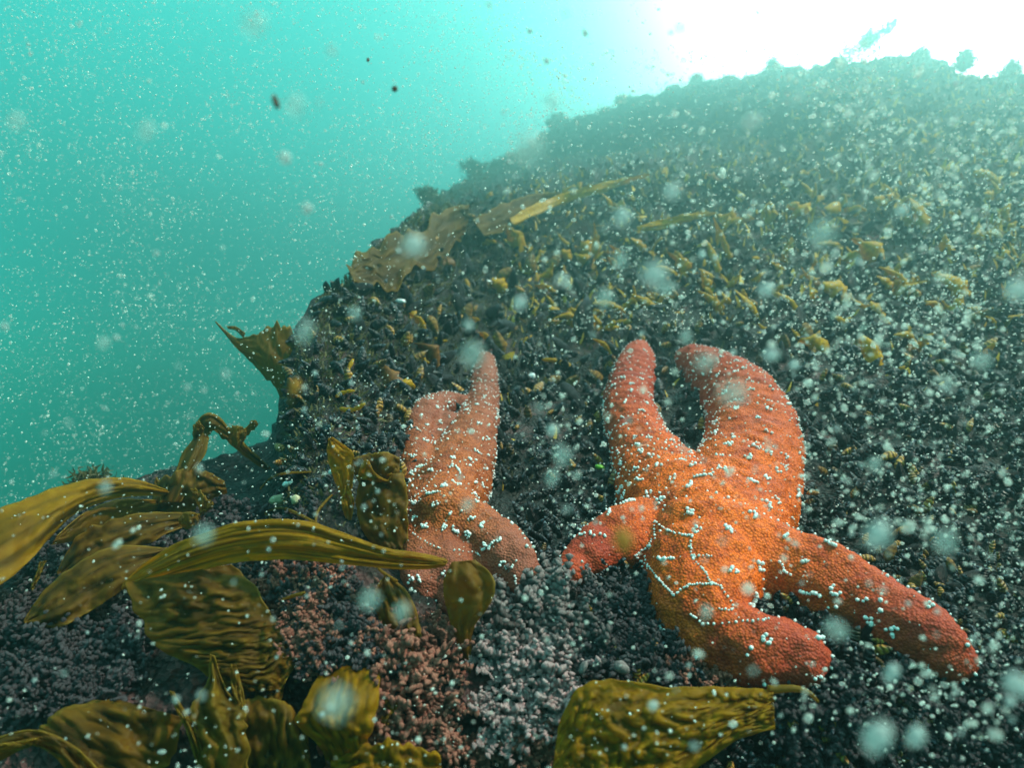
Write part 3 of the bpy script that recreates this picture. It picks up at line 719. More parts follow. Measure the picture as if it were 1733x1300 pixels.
for px, py, L, d, me, lb in (
    (968, 685, 62, (.55, .6), DARK, 'banded mussel with pale blue lip between the two starfish'),
    (975, 565, 70, (.05, -1), protos[3], 'upright brown ringed mussel above the blue lipped one'),
    (893, 463, 38, (.1, -1), GOLD, 'round coppery mussel catching light below the yellow strand'),
    (930, 455, 34, (.4, -.6), GOLD, 'coppery mussel right of the brightest round one'),
    (842, 600, 44, (-.2, -1), GOLD, 'golden mussel beside the smaller starfish upright tip'),
    (782, 542, 36, (.4, -1), GOLD, 'striped golden mussel above the smaller starfish'),
    (768, 500, 40, (.3, .7), protos[6], 'dark brown streaked mussel on the upper left slope'),
    (720, 555, 40, (.4, .8), GOLD, 'yellow streaked mussel on the left part of slope'),
    (1370, 572, 40, (.2, .8), GOLD, 'orange mussel under a curled yellow weed right of starfish'),
    (1478, 612, 52, (.3, 1), GOLD, 'tall golden mussel far right of the large starfish'),
    (850, 480, 36, (.5, -.5), GOLD, 'golden mussel left of the coppery pair'),
    (955, 600, 40, (-.6, -.5), protos[4], 'dark ringed mussel just above the blue lipped one'),
    (1030, 600, 40, (-.7, -.6), protos[5], 'slim dark mussel touching the large starfish arm tip'),
):
    put_mussel(px, py, L, me, lb, 'mussels picked out on the reef', d, 0.35)
def zone(px, py):
    if py < 430: return 'small dark mussel high on the slope below the ridge', 'mussels high on the slope'
    if px < 720: return 'small dark mussel on the left shoulder of the reef', 'mussels on the left shoulder'
    if px < 1040: return 'small dark mussel in the bed around the smaller starfish', 'mussels around the smaller starfish'
    if px > 1340: return 'dark mussel in shadow right of the large starfish', 'mussels right of the large starfish'
    return 'small dark mussel in the bed above the large starfish', 'mussels above the large starfish'
pts = []
tries = 0
while len(pts) < 286 and tries < 20000:
    tries += 1
    px, py = random.uniform(495, 1740), random.uniform(380, 1120)
    if py < float(crest(px)) + 25: continue
    if px < 900 and py > 760: continue
    if py > 800 and px < 1360 and not (860 < px < 1040 and py < 960): continue
    if any((px - a) ** 2 + (py - b) ** 2 < 20 ** 2 for a, b in pts): continue
    pts.append((px, py))
for px, py in pts:
    lb, gp = zone(px, py)
    q = random.choice((0, 1, 2, 3, 4, 5, 6, 0, 1, 2, 3, 7)) if px > 720 else random.choice((0, 1, 2, 3, 4, 5))
    put_mussel(px, py, random.uniform(26, 44) * (0.7 if py < 450 else 1.0), protos[q], lb, gp)
# the rest of the bed
mats, rn = [], []
while len(mats) < 7600:
    px = random.uniform(480, 2100); py = random.uniform(140, 1350)
    if py < float(crest(px)) + 4 or (px < 870 and py > 830) or (px < 1000 and py > 985): continue
    h = surf(px, py)
    if h is None: continue
    L = random.uniform(14, 34) / F * max(0.45, min(h[0].y, 0.9))
    ax = (Vector((random.gauss(0, .7), random.gauss(0, .6), random.gauss(0, .7))) + h[1] * 0.9).normalized()
    mats.append(frame(ax, random.random() * 6.28, L, h[0] + h[1] * L * 0.28)); rn.append(random.random() ** 1.15 * 0.99)
v_, f_ = merge(MV, MF, mats)
mb = mesh_obj('mussel_bed', v_, f_, MAT_MUSSEL, attrs={'along': np.tile(MAL, len(mats)), 'rnd': np.repeat(rn, len(MAL))})
tag(mb, 'dense bed of small dark mussels covering the reef', 'mussel bed', kind='stuff')

# ------------------------------------------------------------------ golden weed sprigs
def sprig(x0, y0, x1, y1, bend, w, mat, label, group, lift=0.022):
    h = surf((x0 + x1) / 2, (y0 + y1) / 2)
    if h is None: return
    d = h[0].y - lift
    L = math.dist((x0, y0), (x1, y1)) or 1
    nx, ny = -(y1 - y0) / L, (x1 - x0) / L
    w *= random.uniform(1.0, 1.4)
    if lift == 0.022: x1, y1 = x0 + (x1 - x0) * 1.35, y0 + (y1 - y0) * 1.35
    nu, nv = 16, 6
    tw = random.uniform(-1, 1); vs = []
    sd = random.random() * 50
    for i in range(nu):
        u = i / (nu - 1)
        cx = x0 + (x1 - x0) * u + nx * bend * L * math.sin(math.pi * u)
        cy = y0 + (y1 - y0) * u + ny * bend * L * math.sin(math.pi * u)
        ww = w * (math.sin(math.pi * min(1, u * 0.86 + 0.10)) ** 0.7) * (1 + 0.8 * noise.noise(Vector((u * 5, sd, 0))) + 0.35 * noise.noise(Vector((u * 14, sd, 3))))
        for j in range(nv):
            v = j / (nv - 1) - 0.5
            a = tw * (u - 0.3) * 2
            dd = d + (0.011 * (1 - u) ** 1.5) + v * ww / F * d * math.sin(a) - 0.25 * ww / F * d * math.cos(math.pi * v)
            vs.append(P(cx + nx * v * ww * math.cos(a), cy + ny * v * ww * math.cos(a), dd)[:])
    fs = [(i * nv + j, (i + 1) * nv + j, (i + 1) * nv + j + 1, i * nv + j + 1) for i in range(nu - 1) for j in range(nv - 1)]
    loc = P((x0 + x1) / 2, (y0 + y1) / 2, d)
    o = mesh_obj('weed_sprig', vs, fs, mat, loc=loc)
    so = o.modifiers.new('thickness', 'SOLIDIFY'); so.thickness = 0.0008; so.offset = 0
    return tag(o, label, 'seaweed', group)
S = [(1292, 572, 1256, 512, .15, 9), (1350, 555, 1320, 510, .3, 8), (1388, 562, 1352, 558, -.5, 10), (1502, 555, 1480, 522, .1, 14), (1535, 530, 1500, 472, .35, 8), (1535, 485, 1560, 478, 0, 4),
     (1117, 535, 1080, 508, .1, 15), (1158, 530, 1132, 525, -.4, 15), (1222, 530, 1192, 502, .1, 10), (1212, 508, 1198, 492, 0, 8), (1236, 516, 1225, 500, 0, 9), (1262, 515, 1258, 496, 0, 8),
     (1228, 488, 1205, 430, 0, 14), (1220, 438, 1210, 385, .1, 13), (1240, 452, 1222, 400, 0, 10), (1170, 472, 1140, 438, .1, 24), (1095, 430, 1075, 410, .1, 10), (1100, 425, 1104, 437, 0, 12),
     (1442, 552, 1420, 540, 0, 8), (1422, 518, 1400, 488, .3, 24), (1396, 502, 1370, 484, -.5, 14), (1492, 468, 1455, 420, .2, 34), (1482, 445, 1440, 440, .2, 20), (1430, 420, 1395, 414, .1, 8), (1600, 532, 1620, 508, .3, 20), (1640, 522, 1600, 480, .2, 26), (1688, 534, 1650, 524, .05, 7), (1484, 642, 1465, 588, .1, 24), (1402, 592, 1365, 580, .1, 25),
     (1562, 402, 1545, 352, .2, 18), (1506, 346, 1486, 338, 0, 18), (1622, 442, 1605, 408, -.3, 22), (1552, 366, 1604, 344, .05, 4), (1692, 312, 1658, 298, .2, 18), (1362, 377, 1343, 353, .2, 24), (1422, 362, 1402, 354, .2, 16),
     (1004, 462, 984, 440, .2, 20), (990, 408, 1000, 432, .1, 18), (1000, 458, 1004, 398, .1, 10), (964, 442, 954, 428, .1, 16), (905, 472, 928, 452, .3, 14), (852, 497, 838, 478, .2, 16), (846, 612, 838, 580, .3, 12), (722, 562, 700, 538, .1, 10), (788, 557, 775, 538, .2, 12), (944, 502, 915, 488, .2, 15),
     (598, 608, 588, 645, .1, 7), (702, 657, 680, 650, .2, 12), (968, 622, 930, 612, .1, 8), (1038, 612, 1012, 583, .2, 7), (575, 692, 607, 685, .2, 6), (568, 672, 592, 664, -.1, 6), (884, 434, 858, 392, .1, 26), (868, 398, 892, 424, .1, 18)]
def sz(px, py):
    if px > 1340: return 'golden weed sprig on the slope right of the large starfish', 'golden weed right of the large starfish'
    if px > 1040: return 'golden weed sprig on the slope above the large starfish', 'golden weed above the large starfish'
    return 'golden weed sprig among mussels above the smaller starfish', 'golden weed above the smaller starfish'
for k, s in enumerate(S):
    lb, gp = sz(s[0], s[1])
    if k == 0: lb = 'long yellow curved weed blade right above the large starfish'
    if k == 4: lb = 'thin yellow weed crescent far right of the large starfish'
    if k == 27: lb = 'tall drooping golden weed tuft far right of the large starfish'
    if k == 21: lb = 'widest ruffled golden weed clump on the right slope'
    sprig(*s, MAT_SPRIG, lb, gp)
for s, lb in (((648, 622, 684, 662, .1, 28), 'ragged red brown weed left of the smaller starfish tip'), ((742, 624, 712, 592, .2, 24), 'red brown weed tuft above the smaller starfish left arm'), ((770, 445, 750, 450, .1, 18), 'small red weed tuft below the ridge kelp'), ((492, 700, 490, 655, .1, 14), 'brown weed on the reef edge below torn frond')):
    sprig(*s, MAT_SPRIG_BROWN, lb, 'red brown weed tufts')
for _ in range(46):
    px, py = random.uniform(940, 1733), random.uniform(330, 600)
    if py < float(crest(px)) + 60 or (1030 < px < 1350 and py > 540): continue
    lb, gp = sz(px, py)
    for _ in range(random.choice((2, 3, 3, 4))):
        an = random.uniform(0.3, 2.9); L = random.uniform(16, 42) * (0.75 if py < 400 else 1)
        sprig(px + random.gauss(0, 3), py + random.gauss(0, 3), px + L * math.cos(an), py - L * math.sin(an), random.uniform(-.4, .4), random.uniform(5, 13), MAT_SPRIG, lb.replace('sprig', 'frond in a small clump'), gp.replace('golden weed', 'clumped golden weed'))
for _ in range(90):
    px, py = random.uniform(700, 1730), random.uniform(260, 640)
    if py < float(crest(px)) + 40 or (1030 < px < 1350 and py > 560): continue
    an = random.uniform(0, 6.28); L = random.uniform(8, 24) * (0.7 if py < 380 else 1)
    lb, gp = sz(px, py)
    sprig(px, py, px + L * math.cos(an), py + L * math.sin(an), random.uniform(-.4, .4), random.uniform(4, 10), random.choice((MAT_SPRIG, MAT_SPRIG, MAT_SPRIG_BROWN)) if px > 1000 else MAT_SPRIG, lb.replace('golden weed sprig', 'small curled weed scrap'), gp.replace('golden weed', 'weed scraps'))

# ------------------------------------------------------------------ coralline tufts
def coralline_mesh(seed, fronds=9):
    rs = random.Random(seed)
    # one bead-like segment: a stretched hexagonal spindle, wider at the top
    n = 6
    bv = [(0, 0, 0)] + [(0.30 * math.cos(k * math.pi / 3), 0.20 * math.sin(k * math.pi / 3), 0.35) for k in range(n)] + [(0.60 * math.cos(k * math.pi / 3), 0.30 * math.sin(k * math.pi / 3), 0.85) for k in range(n)] + [(0, 0, 1.08)]
    bf = [(0, 1 + (k + 1) % n, 1 + k) for k in range(n)] + [(1 + n + k, 1 + n + (k + 1) % n, 13) for k in range(n)]
    for k in range(n):
        a, b, c, d = 1 + k, 1 + (k + 1) % n, 1 + n + (k + 1) % n, 1 + n + k
        bf += [(a, b, c), (a, c, d)]
    mats = []
    ph = 0.0
    def grow(p, dr, side, s, lev):
        if lev == 0 or s < 0.03: return
        q = dr.to_track_quat('Z', 'Y')
        mats.append(frame(dr, ph, (s, s, s), p))
        e = p + dr * s * 0.95
        nd = (dr + Vector((rs.gauss(0, .14), rs.gauss(0, .14), rs.gauss(0, .10)))).normalized()
        grow(e, nd, side, s * 0.93, lev - 1)
        if lev > 1 and rs.random() < 0.8:
            for sg in (-1, 1):
                if rs.random() < 0.8:
                    grow(e, (dr + side * sg * rs.uniform(.5, .9)).normalized(), side, s * 0.74, lev - 2)
    for _ in range(fronds):
        th = rs.random() * 6.28; tl = rs.uniform(0.2, 1.5)
        dr = Vector((tl * math.cos(th), tl * math.sin(th), 1)).normalized()
        side = dr.orthogonal().normalized()
        side.rotate(Quaternion(dr, rs.random() * 6.28))
        grow(Vector((0.12 * math.cos(th), 0.12 * math.sin(th), -0.1)), dr, side, 0.30, 5)
    return merge(np.array(bv), np.array(bf), mats)
TUFT = {}
for mname, mm in (('lilac', MAT_LILAC), ('pink', MAT_PINK), ('gray', MAT_GRAY), ('ash', MAT_ASH)):
    TUFT[mname] = []
    for s in range(4):
        v, f = coralline_mesh(s * 7 + len(mname))
        me = bpy.data.meshes.new('coralline_tuft'); me.from_pydata(v.tolist(), [], f.tolist())
        me.polygons.foreach_set('use_smooth', [True] * len(me.polygons)); me.materials.append(mm); me.update()
        TUFT[mname].append(me)
def tuft(px, py, size, kind, label, group):
    h = surf(px, py)
    if h is None: return
    s = 1.5 * size / F * h[0].y
    n = (h[1] + Vector((random.gauss(0, .3), -0.5 + random.gauss(0, .3), random.gauss(0, .3)))).normalized()
    o = bpy.data.objects.new('coralline_tuft', random.choice(TUFT[kind])); col.objects.link(o)
    o.rotation_mode = 'QUATERNION'; o.rotation_quaternion = n.to_track_quat('Z', 'Y') @ Quaternion((0, 0, 1), random.random() * 6.28)
    o.location = h[0]; o.scale = (s,) * 3
    return tag(o, label, 'coralline alga', group)
def scatter(box, n, mind, size, kind, label, group, test=None):
    pp = []
    for _ in range(n * 60):
        if len(pp) >= n: break
        px, py = random.uniform(box[0], box[2]), random.uniform(box[1], box[3])
        if test and not test(px, py): continue
        if any((px - a) ** 2 + (py - b) ** 2 < mind ** 2 for a, b in pp): continue
        pp.append((px, py)); tuft(px, py, random.uniform(*size), kind, label, group)
scatter((835, 1000, 1000, 1110), 20, 27, (14, 44), 'ash', 'greyish lilac coralline tuft between the two starfish', 'lilac tufts between the starfish')
scatter((842, 1095, 985, 1258), 27, 21, (14, 40), 'lilac', 'pale pink coralline tuft below the starfish gap', 'pale coralline below the starfish gap')
for q in ((820, 1060), (815, 1115), (835, 1195), (812, 1200)):
    tuft(*q, 22, 'lilac', 'stray pale coralline tuft right of the brown kelp stipe', 'stray tufts by the brown stipe')
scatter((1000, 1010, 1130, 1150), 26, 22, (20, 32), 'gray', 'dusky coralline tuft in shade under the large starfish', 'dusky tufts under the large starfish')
scatter((590, 1040, 770, 1300), 40, 23, (12, 40), 'pink', 'brick pink coralline tuft on the lower middle rock', 'brick pink tufts on lower rock')
scatter((430, 950, 560, 1110), 30, 16, (18, 28), 'pink', 'reddish coralline tuft right of the wide ridged kelp', 'reddish tufts by the ridged kelp')
scatter((500, 1000, 640, 1130), 18, 20, (18, 28), 'gray', 'dusky coralline tuft beside the dark leaf kelp', 'dusky tufts by the dark leaf')
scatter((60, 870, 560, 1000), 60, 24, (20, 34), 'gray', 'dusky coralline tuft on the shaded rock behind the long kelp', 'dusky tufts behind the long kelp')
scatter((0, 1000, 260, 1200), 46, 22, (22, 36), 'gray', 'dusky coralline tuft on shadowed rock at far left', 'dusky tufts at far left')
scatter((1140, 1120, 1240, 1180), 8, 18, (18, 26), 'pink', 'pinkish coralline tuft below the large starfish lowest arm', 'pink tufts below the lowest arm')
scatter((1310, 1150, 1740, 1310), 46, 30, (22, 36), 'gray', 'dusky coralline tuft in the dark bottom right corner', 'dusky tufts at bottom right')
scatter((690, 1240, 960, 1310), 22, 22, (20, 30), 'pink', 'dark pink coralline tuft along the bottom edge', 'pink tufts along the bottom edge')

# ------------------------------------------------------------------ weed turf on the ridge and slope
LV = np.array([(-.5, 0, 0), (.5, 0, 0), (-.42, .12, .35), (.42, .12, .35), (-.3, .34, .7), (.3, .34, .7), (0, .62, 1)])
LF3 = np.array([(0, 1, 3), (0, 3, 2), (2, 3, 5), (2, 5, 4), (4, 5, 6)])
mats, rn_ = [], []
while len(mats) < 34000:
    px = random.uniform(480, 2100)
    pc = float(crest(px))
    py = pc + 2 + abs(random.gauss(0, 1)) * 190
    h = surf(px, py)
    if h is None: continue
    L = random.uniform(0.0035, 0.0105) * (1.5 if py < pc + 25 else 1.0) * min(1.25, h[0].y)
    gold_ = px > 850 and random.random() < 0.13
    rn_.append(0.97 if gold_ else random.random() * 0.85)
    if gold_ and py > pc + 30: L *= random.uniform(1.2, 2.2)
    if py < pc + 12: L *= random.uniform(0.7, 1.3) if px > 900 else 0.55
    n = (h[1] * 0.8 + Vector((random.gauss(0.2, .5), random.gauss(0, .5), 0.5 + random.gauss(0, .4)))).normalized()
    mats.append(frame(n, random.random() * 6.28, (L * random.uniform(.2, .5), L, L), h[0]))
for _ in range(9000):                       # shaggy fringe along the ridge
    px = random.uniform(560, 2100); pc = float(crest(px))
    h = surf(px, pc + 3 + abs(random.gauss(0, 1)) * 14)
    if h is None: continue
    L = random.uniform(0.003, 0.008) * h[0].y * 0.6
    tall = 0.5 + 1.2 * max(0, noise.noise(Vector((px * 0.012, 5, 0)))) + 0.8 * max(0, noise.noise(Vector((px * 0.05, 9, 0))))
    up = abs(random.gauss(0, 0.011)) * h[0].y * tall
    n = Vector((random.gauss(0.4, .5), random.gauss(0, .5), 0.6 + random.gauss(0, .4))).normalized()
    rn_.append(random.random() * 0.9)
    mats.append(frame(n, random.random() * 6.28, (L * random.uniform(.25, .5), L, L), h[0] + Vector((0.5 * up, random.gauss(0, .02), up))))
v_, f_ = merge(LV, LF3, mats)
tag(mesh_obj('weed_turf', v_, f_, MAT_TURF, attrs={'rnd': np.repeat(rn_, len(LV))}), 'short bushy weed turf covering the upper slope and ridge', 'seaweed turf', kind='stuff')
def bush(px, py, hpx, lean, label, k):
    """bushy weed standing on the ridge: a main stem, side branches and many small leaves"""
    rs = random.Random(k)
    pc = float(crest(px)); d = float(dcrest(px))
    base = P(px, pc + 14, d)
    H = hpx / F * d
    root = bpy.data.objects.new('bushy_weed', None); root.location = base; col.objects.link(root)
    tag(root, label, 'seaweed', 'bushy weeds on the ridge')
    top = base + Vector((lean * H, rs.uniform(-.1, .1) * H, H))
    vs, fs = [], []
    leaves = []
    for s in range(9):
        a = base.lerp(top, 0.08 * s) if s else base
        e = top if s == 0 else base.lerp(top, rs.uniform(.4, 1.0)) + Vector((rs.gauss(0.1, .28), rs.gauss(0, .28), rs.gauss(0, .12))) * H
        m = a.lerp(e, .5) + Vector((rs.gauss(0, .05), rs.gauss(0, .05), .05)) * H
        v, f = tube([a, m, e], [.0012, .0009, .0004], 5, 10)
        f = [tuple(i + len(vs) for i in q) for q in f]
        vs += [tuple(x) for x in v]; fs += f
        c = catmull([a[:], m[:], e[:]], 30)
        for p in c[6:]:
            for _ in range(12):
                n = Vector((rs.gauss(0.3, .6), rs.gauss(0, .6), rs.gauss(.4, .5))).normalized()
                L = rs.uniform(.004, .011) * max(0.8, d * 0.5)
                leaves.append(frame(n, rs.random() * 6.28, (L * .35, L, L), np.array(p) + np.array([rs.gauss(0, .006 + .045 * H) for _ in range(3)])))
    o = mesh_obj('stem', vs, fs, MAT_TURF, loc=base); o.parent = root; o.location = (0, 0, 0)
    v, f = merge(LV, LF3, leaves)
    o = mesh_obj('foliage', v, f, MAT_TURF, loc=base); o.parent = root; o.location = (0, 0, 0)
for k, (px, hp, ln, lb) in enumerate(((1400, 84, 1.5, 'tallest bushy weed leaning right against the white light'), (1540, 34, .6, 'low bushy weed just right of the tallest one'), (1300, 26, .5, 'low bushy weed just left of the tallest one'), (1170, 24, .3, 'small bushy weed where ridge meets pale water'),
                                      (1620, 36, .4, 'bushy weed on the ridge near the right edge'), (1700, 34, .5, 'rightmost bushy weed on the ridge'), (800, 40, .1, 'faint bushy weed standing on the hazy far ridge'), (935, 34, .3, 'faint bushy weed on the ridge below white water'), (730, 36, -.1, 'brown bushy weed on the ridge above rumpled kelp'), (140, 34, .3, 'small dark bushy weed above the broad left kelp'), (1050, 26, .2, 'faint low weed on the middle of ridge'))):
    bush(px, 0, hp, ln, lb, k)

# ------------------------------------------------------------------ pale shells and pebbles
def blob(name, px, py, w, h_, ang, mat, label, cat, lift=0.02, d=None, group=None, sub=3, rough=0.18):
    if d is None: d = sdep(px, py) - lift
    v, f = ico(sub)
    v = v.copy()
    sd = px * 0.37 + py * 0.11
    k = np.array([1 + rough * noise.noise(Vector(p) * 1.7 + Vector((sd, 0, 0))) + rough * 0.5 * noise.noise(Vector(p) * 4 + Vector((0, sd, 0))) for p in v])
    v = v * k[:, None] * np.array([w / 2, (w + h_) / 5, h_ / 2]) / F * d
    ca, sa = math.cos(ang), math.sin(ang)
    v = np.stack([v[:, 0] * ca - v[:, 2] * sa, v[:, 1], v[:, 0] * sa + v[:, 2] * ca], 1)
    o = mesh_obj(name, v, f.tolist(), mat)
    o.location = P(px, py, d)
    return tag(o, label, cat, group)
MAT_PEB = m_simple('pale_pebble', (0.30, 0.26, 0.15), (0.50, 0.44, 0.28), 200, 0.5, 0.4)
MAT_GREEN = m_simple('green_scrap', (0.06, 0.22, 0.01), (0.16, 0.42, 0.03), 200, 0.5, 0.3)
blob('shell', 566, 797, 22, 12, .4, MAT_SHELL, 'tiny bluish white shell on the young kelp', 'shell', 0.04)
blob('shell', 487, 818, 20, 10, .4, MAT_SHELL, 'tiny bluish white shell left of the young kelp', 'shell', 0.02)
blob('pebble', 474, 846, 40, 18, .15, MAT_PEB, 'pale yellowish pebble below the tiny shell', 'pebble', 0.02)
blob('pebble', 500, 846, 16, 16, 0, MAT_PEB, 'small grey tan pebble beside the yellowish one', 'pebble', 0.02)
blob('shell', 898, 638, 18, 12, .5, MAT_SHELL, 'pale blue shell chip left of the banded mussel', 'shell', 0.02)
blob('shell', 753, 689, 13, 9, .1, MAT_SHELL, 'turquoise white chip on the smaller starfish curled arm', 'shell', 0.055)
blob('shell', 818, 728, 11, 8, .3, MAT_SHELL, 'white chip on the smaller starfish upright arm', 'shell', 0.055)
blob('shell', 145, 980, 50, 14, .9, MAT_SHELL, 'slanting pale shell sliver on the far left rock', 'shell', 0.03)
blob('shell', 825, 477, 16, 7, -.1, MAT_SHELL, 'bright white sliver among mussels below the ridge', 'shell', 0.02)
blob('shell', 678, 510, 18, 9, -.1, MAT_SHELL, 'white and golden chip on the left shoulder', 'shell', 0.02)
blob('shell', 987, 1130, 12, 24, -.5, MAT_ASH, 'grey shell tip among the pale coralline', 'shell', 0.03)
blob('pebble', 1052, 1130, 28, 20, -.5, MAT_ASH, 'round grey pebble below the dusky coralline', 'pebble', 0.03)
blob('weed_scrap', 1015, 791, 17, 9, -.2, MAT_GREEN, 'bright green scrap left of the large starfish', 'seaweed', 0.03)

# ------------------------------------------------------------------ drifting flecks (the large ones, each a thing)
A_ = 0.024 / 10.0
def fleck(px, py, w, h_, mat, label, group=None, ang=0.0):
    D_ = (w + h_) / 2
    blur = 0.55 * D_
    k = blur / (F * A_)                     # (s - d) / (s d)
    d = max(0.045, min(0.34, 1 / (k + 1 / 0.5)))
    c = math.sqrt(max(0.3, 1 - 0.55 ** 2))
    blob('drifting_fleck', px, py, w * c, h_ * c, ang, mat, label, 'fleck', d=d, group=group, sub=2, rough=0.25)
W = 'pale soft fleck drifting in the water '
for px, py, w, h_, m_, lb in (
    (700, 415, 46, 42, 0, 'large round pale fleck drifting before the ridge kelp'), (482, 267, 26, 26, 0, 'bright round fleck alone in the open turquoise water'), (520, 353, 24, 24, 0, 'round fleck in open water left of the ridge kelp'),
    (935, 172, 34, 34, 1, 'faint round fleck before the hazy far ridge'), (1053, 367, 34, 34, 0, 'round pale fleck between the two yellow strands'), (1108, 466, 56, 50, 0, 'largest pale fleck drifting above the large starfish'), (1130, 488, 40, 24, 1, 'faint fleck trailing from the largest pale fleck'),
    (1137, 325, 34, 34, 0, 'pale fleck above the lower yellow strand'), (1272, 205, 38, 34, 0, 'pale fleck high on the right of the slope'), (1297, 490, 34, 26, 0, 'white fleck right of the long yellow weed'), (1050, 440, 30, 30, 1, 'faint fleck left of the largest fleck'),
    (880, 512, 28, 28, 0, 'grey round fleck among mussels above the smaller starfish'), (1023, 505, 34, 34, 1, 'faint fleck above the large starfish left arm tip'), (1188, 430, 16, 16, 0, 'small bright fleck right of the largest fleck'), (1305, 600, 34, 26, 0, 'grey oval fleck right of the large starfish bent arm'), (1344, 618, 22, 20, 0, 'small grey fleck beside the grey oval one'),
    (1486, 905, 44, 60, 0, 'large bright oval fleck right of the large starfish'), (1480, 786, 28, 30, 1, 'faint fleck above the large bright oval one'), (1600, 915, 46, 46, 1, 'large faint fleck right of the bright oval one'), (1484, 1250, 46, 66, 0, 'large oval fleck in the dark bottom right'), (1550, 1248, 34, 48, 0, 'brighter oval fleck beside the large bottom right one'),
    (1722, 1160, 56, 46, 0, 'blurred fleck at the right edge'), (1195, 1036, 26, 30, 1, 'faint fleck on the large starfish lower disc'), (1508, 1140, 24, 44, 0, 'slanting fleck below the large starfish right arm'), (500, 655, 24, 34, 2, 'orange blurred fleck before the reef edge'), (1055, 915, 40, 50, 2, 'orange blurred fleck on the large starfish left arm'),
    (625, 1015, 42, 42, 1, 'soft grey fleck left of the dark leaf kelp'), (680, 1036, 34, 40, 1, 'soft grey fleck on the dark leaf kelp'), (430, 40, 56, 50, 1, 'faint large fleck at the top of open water'), (500, 178, 44, 44, 1, 'faint fleck right of the brown chip'), (28, 205, 36, 36, 1, 'faint fleck near the left edge'), (248, 220, 40, 36, 1, 'very faint fleck in open water left of chip'),
    (175, 580, 26, 26, 1, 'faint fleck in open water at the left middle'), (925, 103, 12, 12, 0, 'small white fleck near the top middle'), (897, 52, 11, 11, 0, 'topmost small white fleck'), (990, 55, 12, 16, 0, 'small white fleck before the white glow'), (1525, 356, 24, 24, 0, 'pale fleck on the right slope beside yellow weed'), (1720, 492, 46, 40, 0, 'pale yellowish fleck at the right edge'),
    (800, 600, 44, 54, 1, 'faint grey veil at the smaller starfish upright tip'), (935, 808, 24, 34, 1, 'faint oval fleck between the two starfish'), (935, 728, 22, 24, 0, 'grey fleck below the blue lipped mussel'), (952, 770, 36, 40, 1, 'faint large fleck in the gap between starfish'), (1195, 612, 46, 34, 1, 'grey veil over the large starfish bent arm tip'), (1240, 665, 60, 44, 1, 'wide faint veil across the large starfish bent arm'),
    (600, 530, 26, 30, 1, 'faint fleck before the left shoulder of reef'), (516, 560, 34, 54, 1, 'long faint fleck at the reef left edge'), (345, 905, 40, 40, 1, 'faint fleck above the long kelp blade'), (1415, 1065, 50, 36, 1, 'faint fleck on the large starfish right arm'), (1660, 610, 40, 34, 1, 'faint fleck near the right edge of slope'), (570, 1190, 66, 70, 1, 'broad faint veil over the square kelp blade'),
    (895, 250, 60, 60, 1, 'broad faint veil before the hazy ridge'), (1390, 395, 60, 50, 1, 'broad faint veil on the right slope'), (1160, 570, 26, 26, 1, 'faint fleck between the large starfish upper arms'), (1105, 1195, 22, 20, 0, 'pale fleck on the ruffled kelp'), (790, 855, 26, 26, 1, 'faint pinkish fleck on the smaller starfish')):
    fleck(px, py, w, h_, (MAT_FLECK, MAT_FLECK_FAINT, MAT_FLECK_ORANGE)[m_], lb, 'large drifting flecks', random.uniform(-.3, .3) if px < 1400 else -0.5)
fleck(467, 172, 12, 30, MAT_FLECK_BROWN, 'slanted red brown chip drifting in open water', None, 0.35)
fleck(668, 150, 12, 12, MAT_FLECK_BROWN, 'faint brown chip right of the slanted one', None)
fleck(623, 101, 6, 9, MAT_FLECK_BROWN, 'tiny brown chip near the top of open water', None)
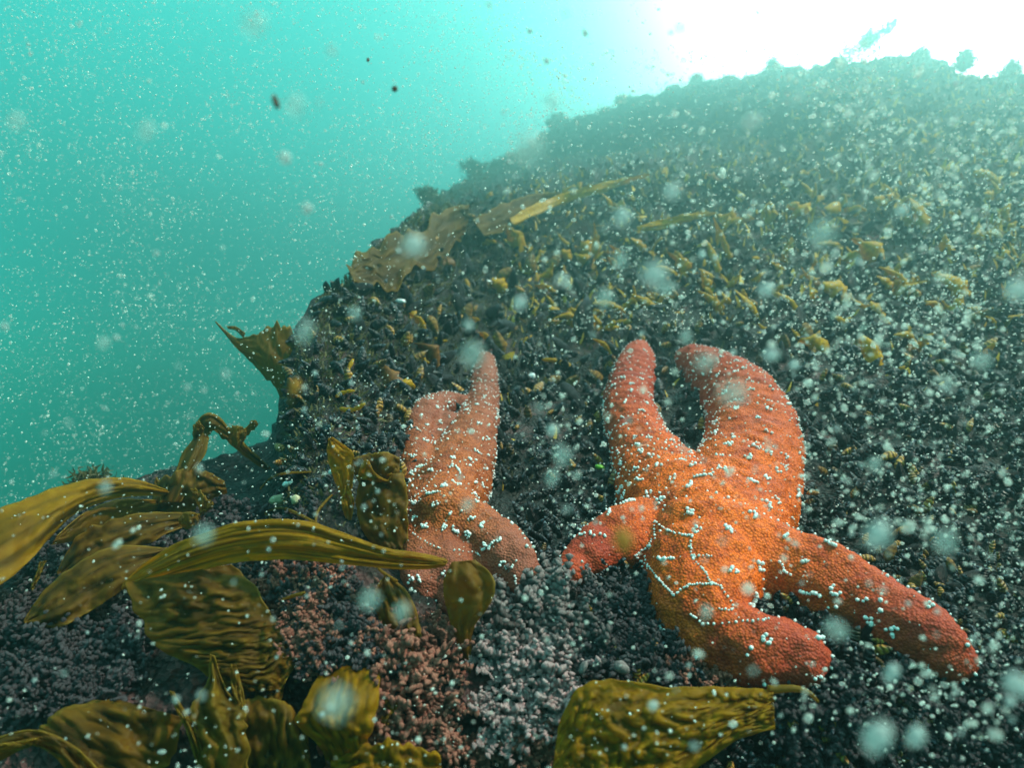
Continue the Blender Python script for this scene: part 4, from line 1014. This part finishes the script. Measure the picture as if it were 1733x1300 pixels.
# the 200 nearest small specks singly, the rest as stuff
spk = bpy.data.meshes.new('drifting_speck'); v, f = ico(1)
spk.from_pydata(v.tolist(), [], f.tolist()); spk.polygons.foreach_set('use_smooth', [True] * len(spk.polygons)); spk.materials.append(MAT_FLECK); spk.update()
for _ in range(150):
    px, py = random.uniform(0, 1733), random.uniform(0, 1300)
    d = random.uniform(0.10, 0.26)
    o = bpy.data.objects.new('drifting_speck', spk); col.objects.link(o)
    o.location = P(px, py, d); o.rotation_euler = (random.random() * 6, random.random() * 6, 0)
    r = random.uniform(0.0004, 0.0009); o.scale = (r, r * random.uniform(.6, 1), r * random.uniform(.7, 1.3))
    tag(o, 'small pale speck drifting close to the lens', 'speck', 'near drifting specks')
mats, al = [], []
def snow(n, x0, x1, y0, y1, med, sig, cap, dmin, dmax, keep=lambda x, y: 1.0):
    k = 0
    bias = lambda: random.random() ** 0.8
    while k < n:
        px, py = random.uniform(x0, x1), random.uniform(y0, y1)
        if random.random() > keep(px, py) * min(1.0, max(0.12, 0.55 + 1.3 * noise.noise(Vector((px * 0.006, py * 0.006, n * 0.01))))): continue
        if ((680 < px < 900 and 590 < py < 1010) or (1030 < px < 1350 and 580 < py < 1150) or (1300 < px < 1640 and 900 < py < 1140)) and random.random() < 0.6: k += 0.4; continue
        dm = sdep(px, py) - 0.012 if py > float(crest(px)) else 1.7
        dm = min(dm, dmax)
        if dm <= dmin: continue
        d = dmin + (dm - dmin) * bias()
        r = min(cap, med * math.exp(random.gauss(0, sig))) * (0.7 + 0.6 * d)
        mats.append(frame((random.gauss(0, 1), random.gauss(0, 1), random.gauss(0, 1) + .01), 0, (r, r * random.uniform(.5, 1), r * random.uniform(.7, 1.5)), P(px, py, d)))
        al.append(min(1.0, max(0.2, random.uniform(0.25, 1.2) * min(1.0, 0.00055 / r))))
        k += 1
snow(13000, -400, 2130, -250, 1500, 0.00036, .6, 0.0016, 0.18, 2.0, lambda x, y: 0.35 if y > 900 and x < 1350 else 1.0)
snow(14000, -100, 1100, -100, 900, 0.00052, .35, 0.0011, 0.40, 1.7, lambda x, y: 1.0 if y < crest(x) else 0.15)
snow(3600, 850, 1850, 80, 900, 0.00050, .6, 0.0016, 0.18, 0.55, lambda x, y: 0.25 + 0.75 * max(0, min(1, (x - 850) / 700)))
snow(5500, 850, 1850, 80, 560, 0.00085, .45, 0.0020, 0.5, 2.2)
snow(1500, 900, 1800, 100, 1250, 0.00062, .6, 0.0020, 0.13, 0.40, lambda x, y: 0.15 + 0.85 * max(0, min(1, (x - 1050) / 500)))
snow(9000, -100, 1000, -100, 900, 0.00088, .4, 0.0020, 0.6, 2.0, lambda x, y: 1.0 if y < crest(x) else 0.0)
v_, f_ = merge(*ico(1), mats)
tag(mesh_obj('marine_snow', v_, f_, MAT_SNOW, attrs={'rnd': np.repeat(al, 12)}), 'countless pale specks of marine snow drifting through the water', 'marine snow', kind='stuff')
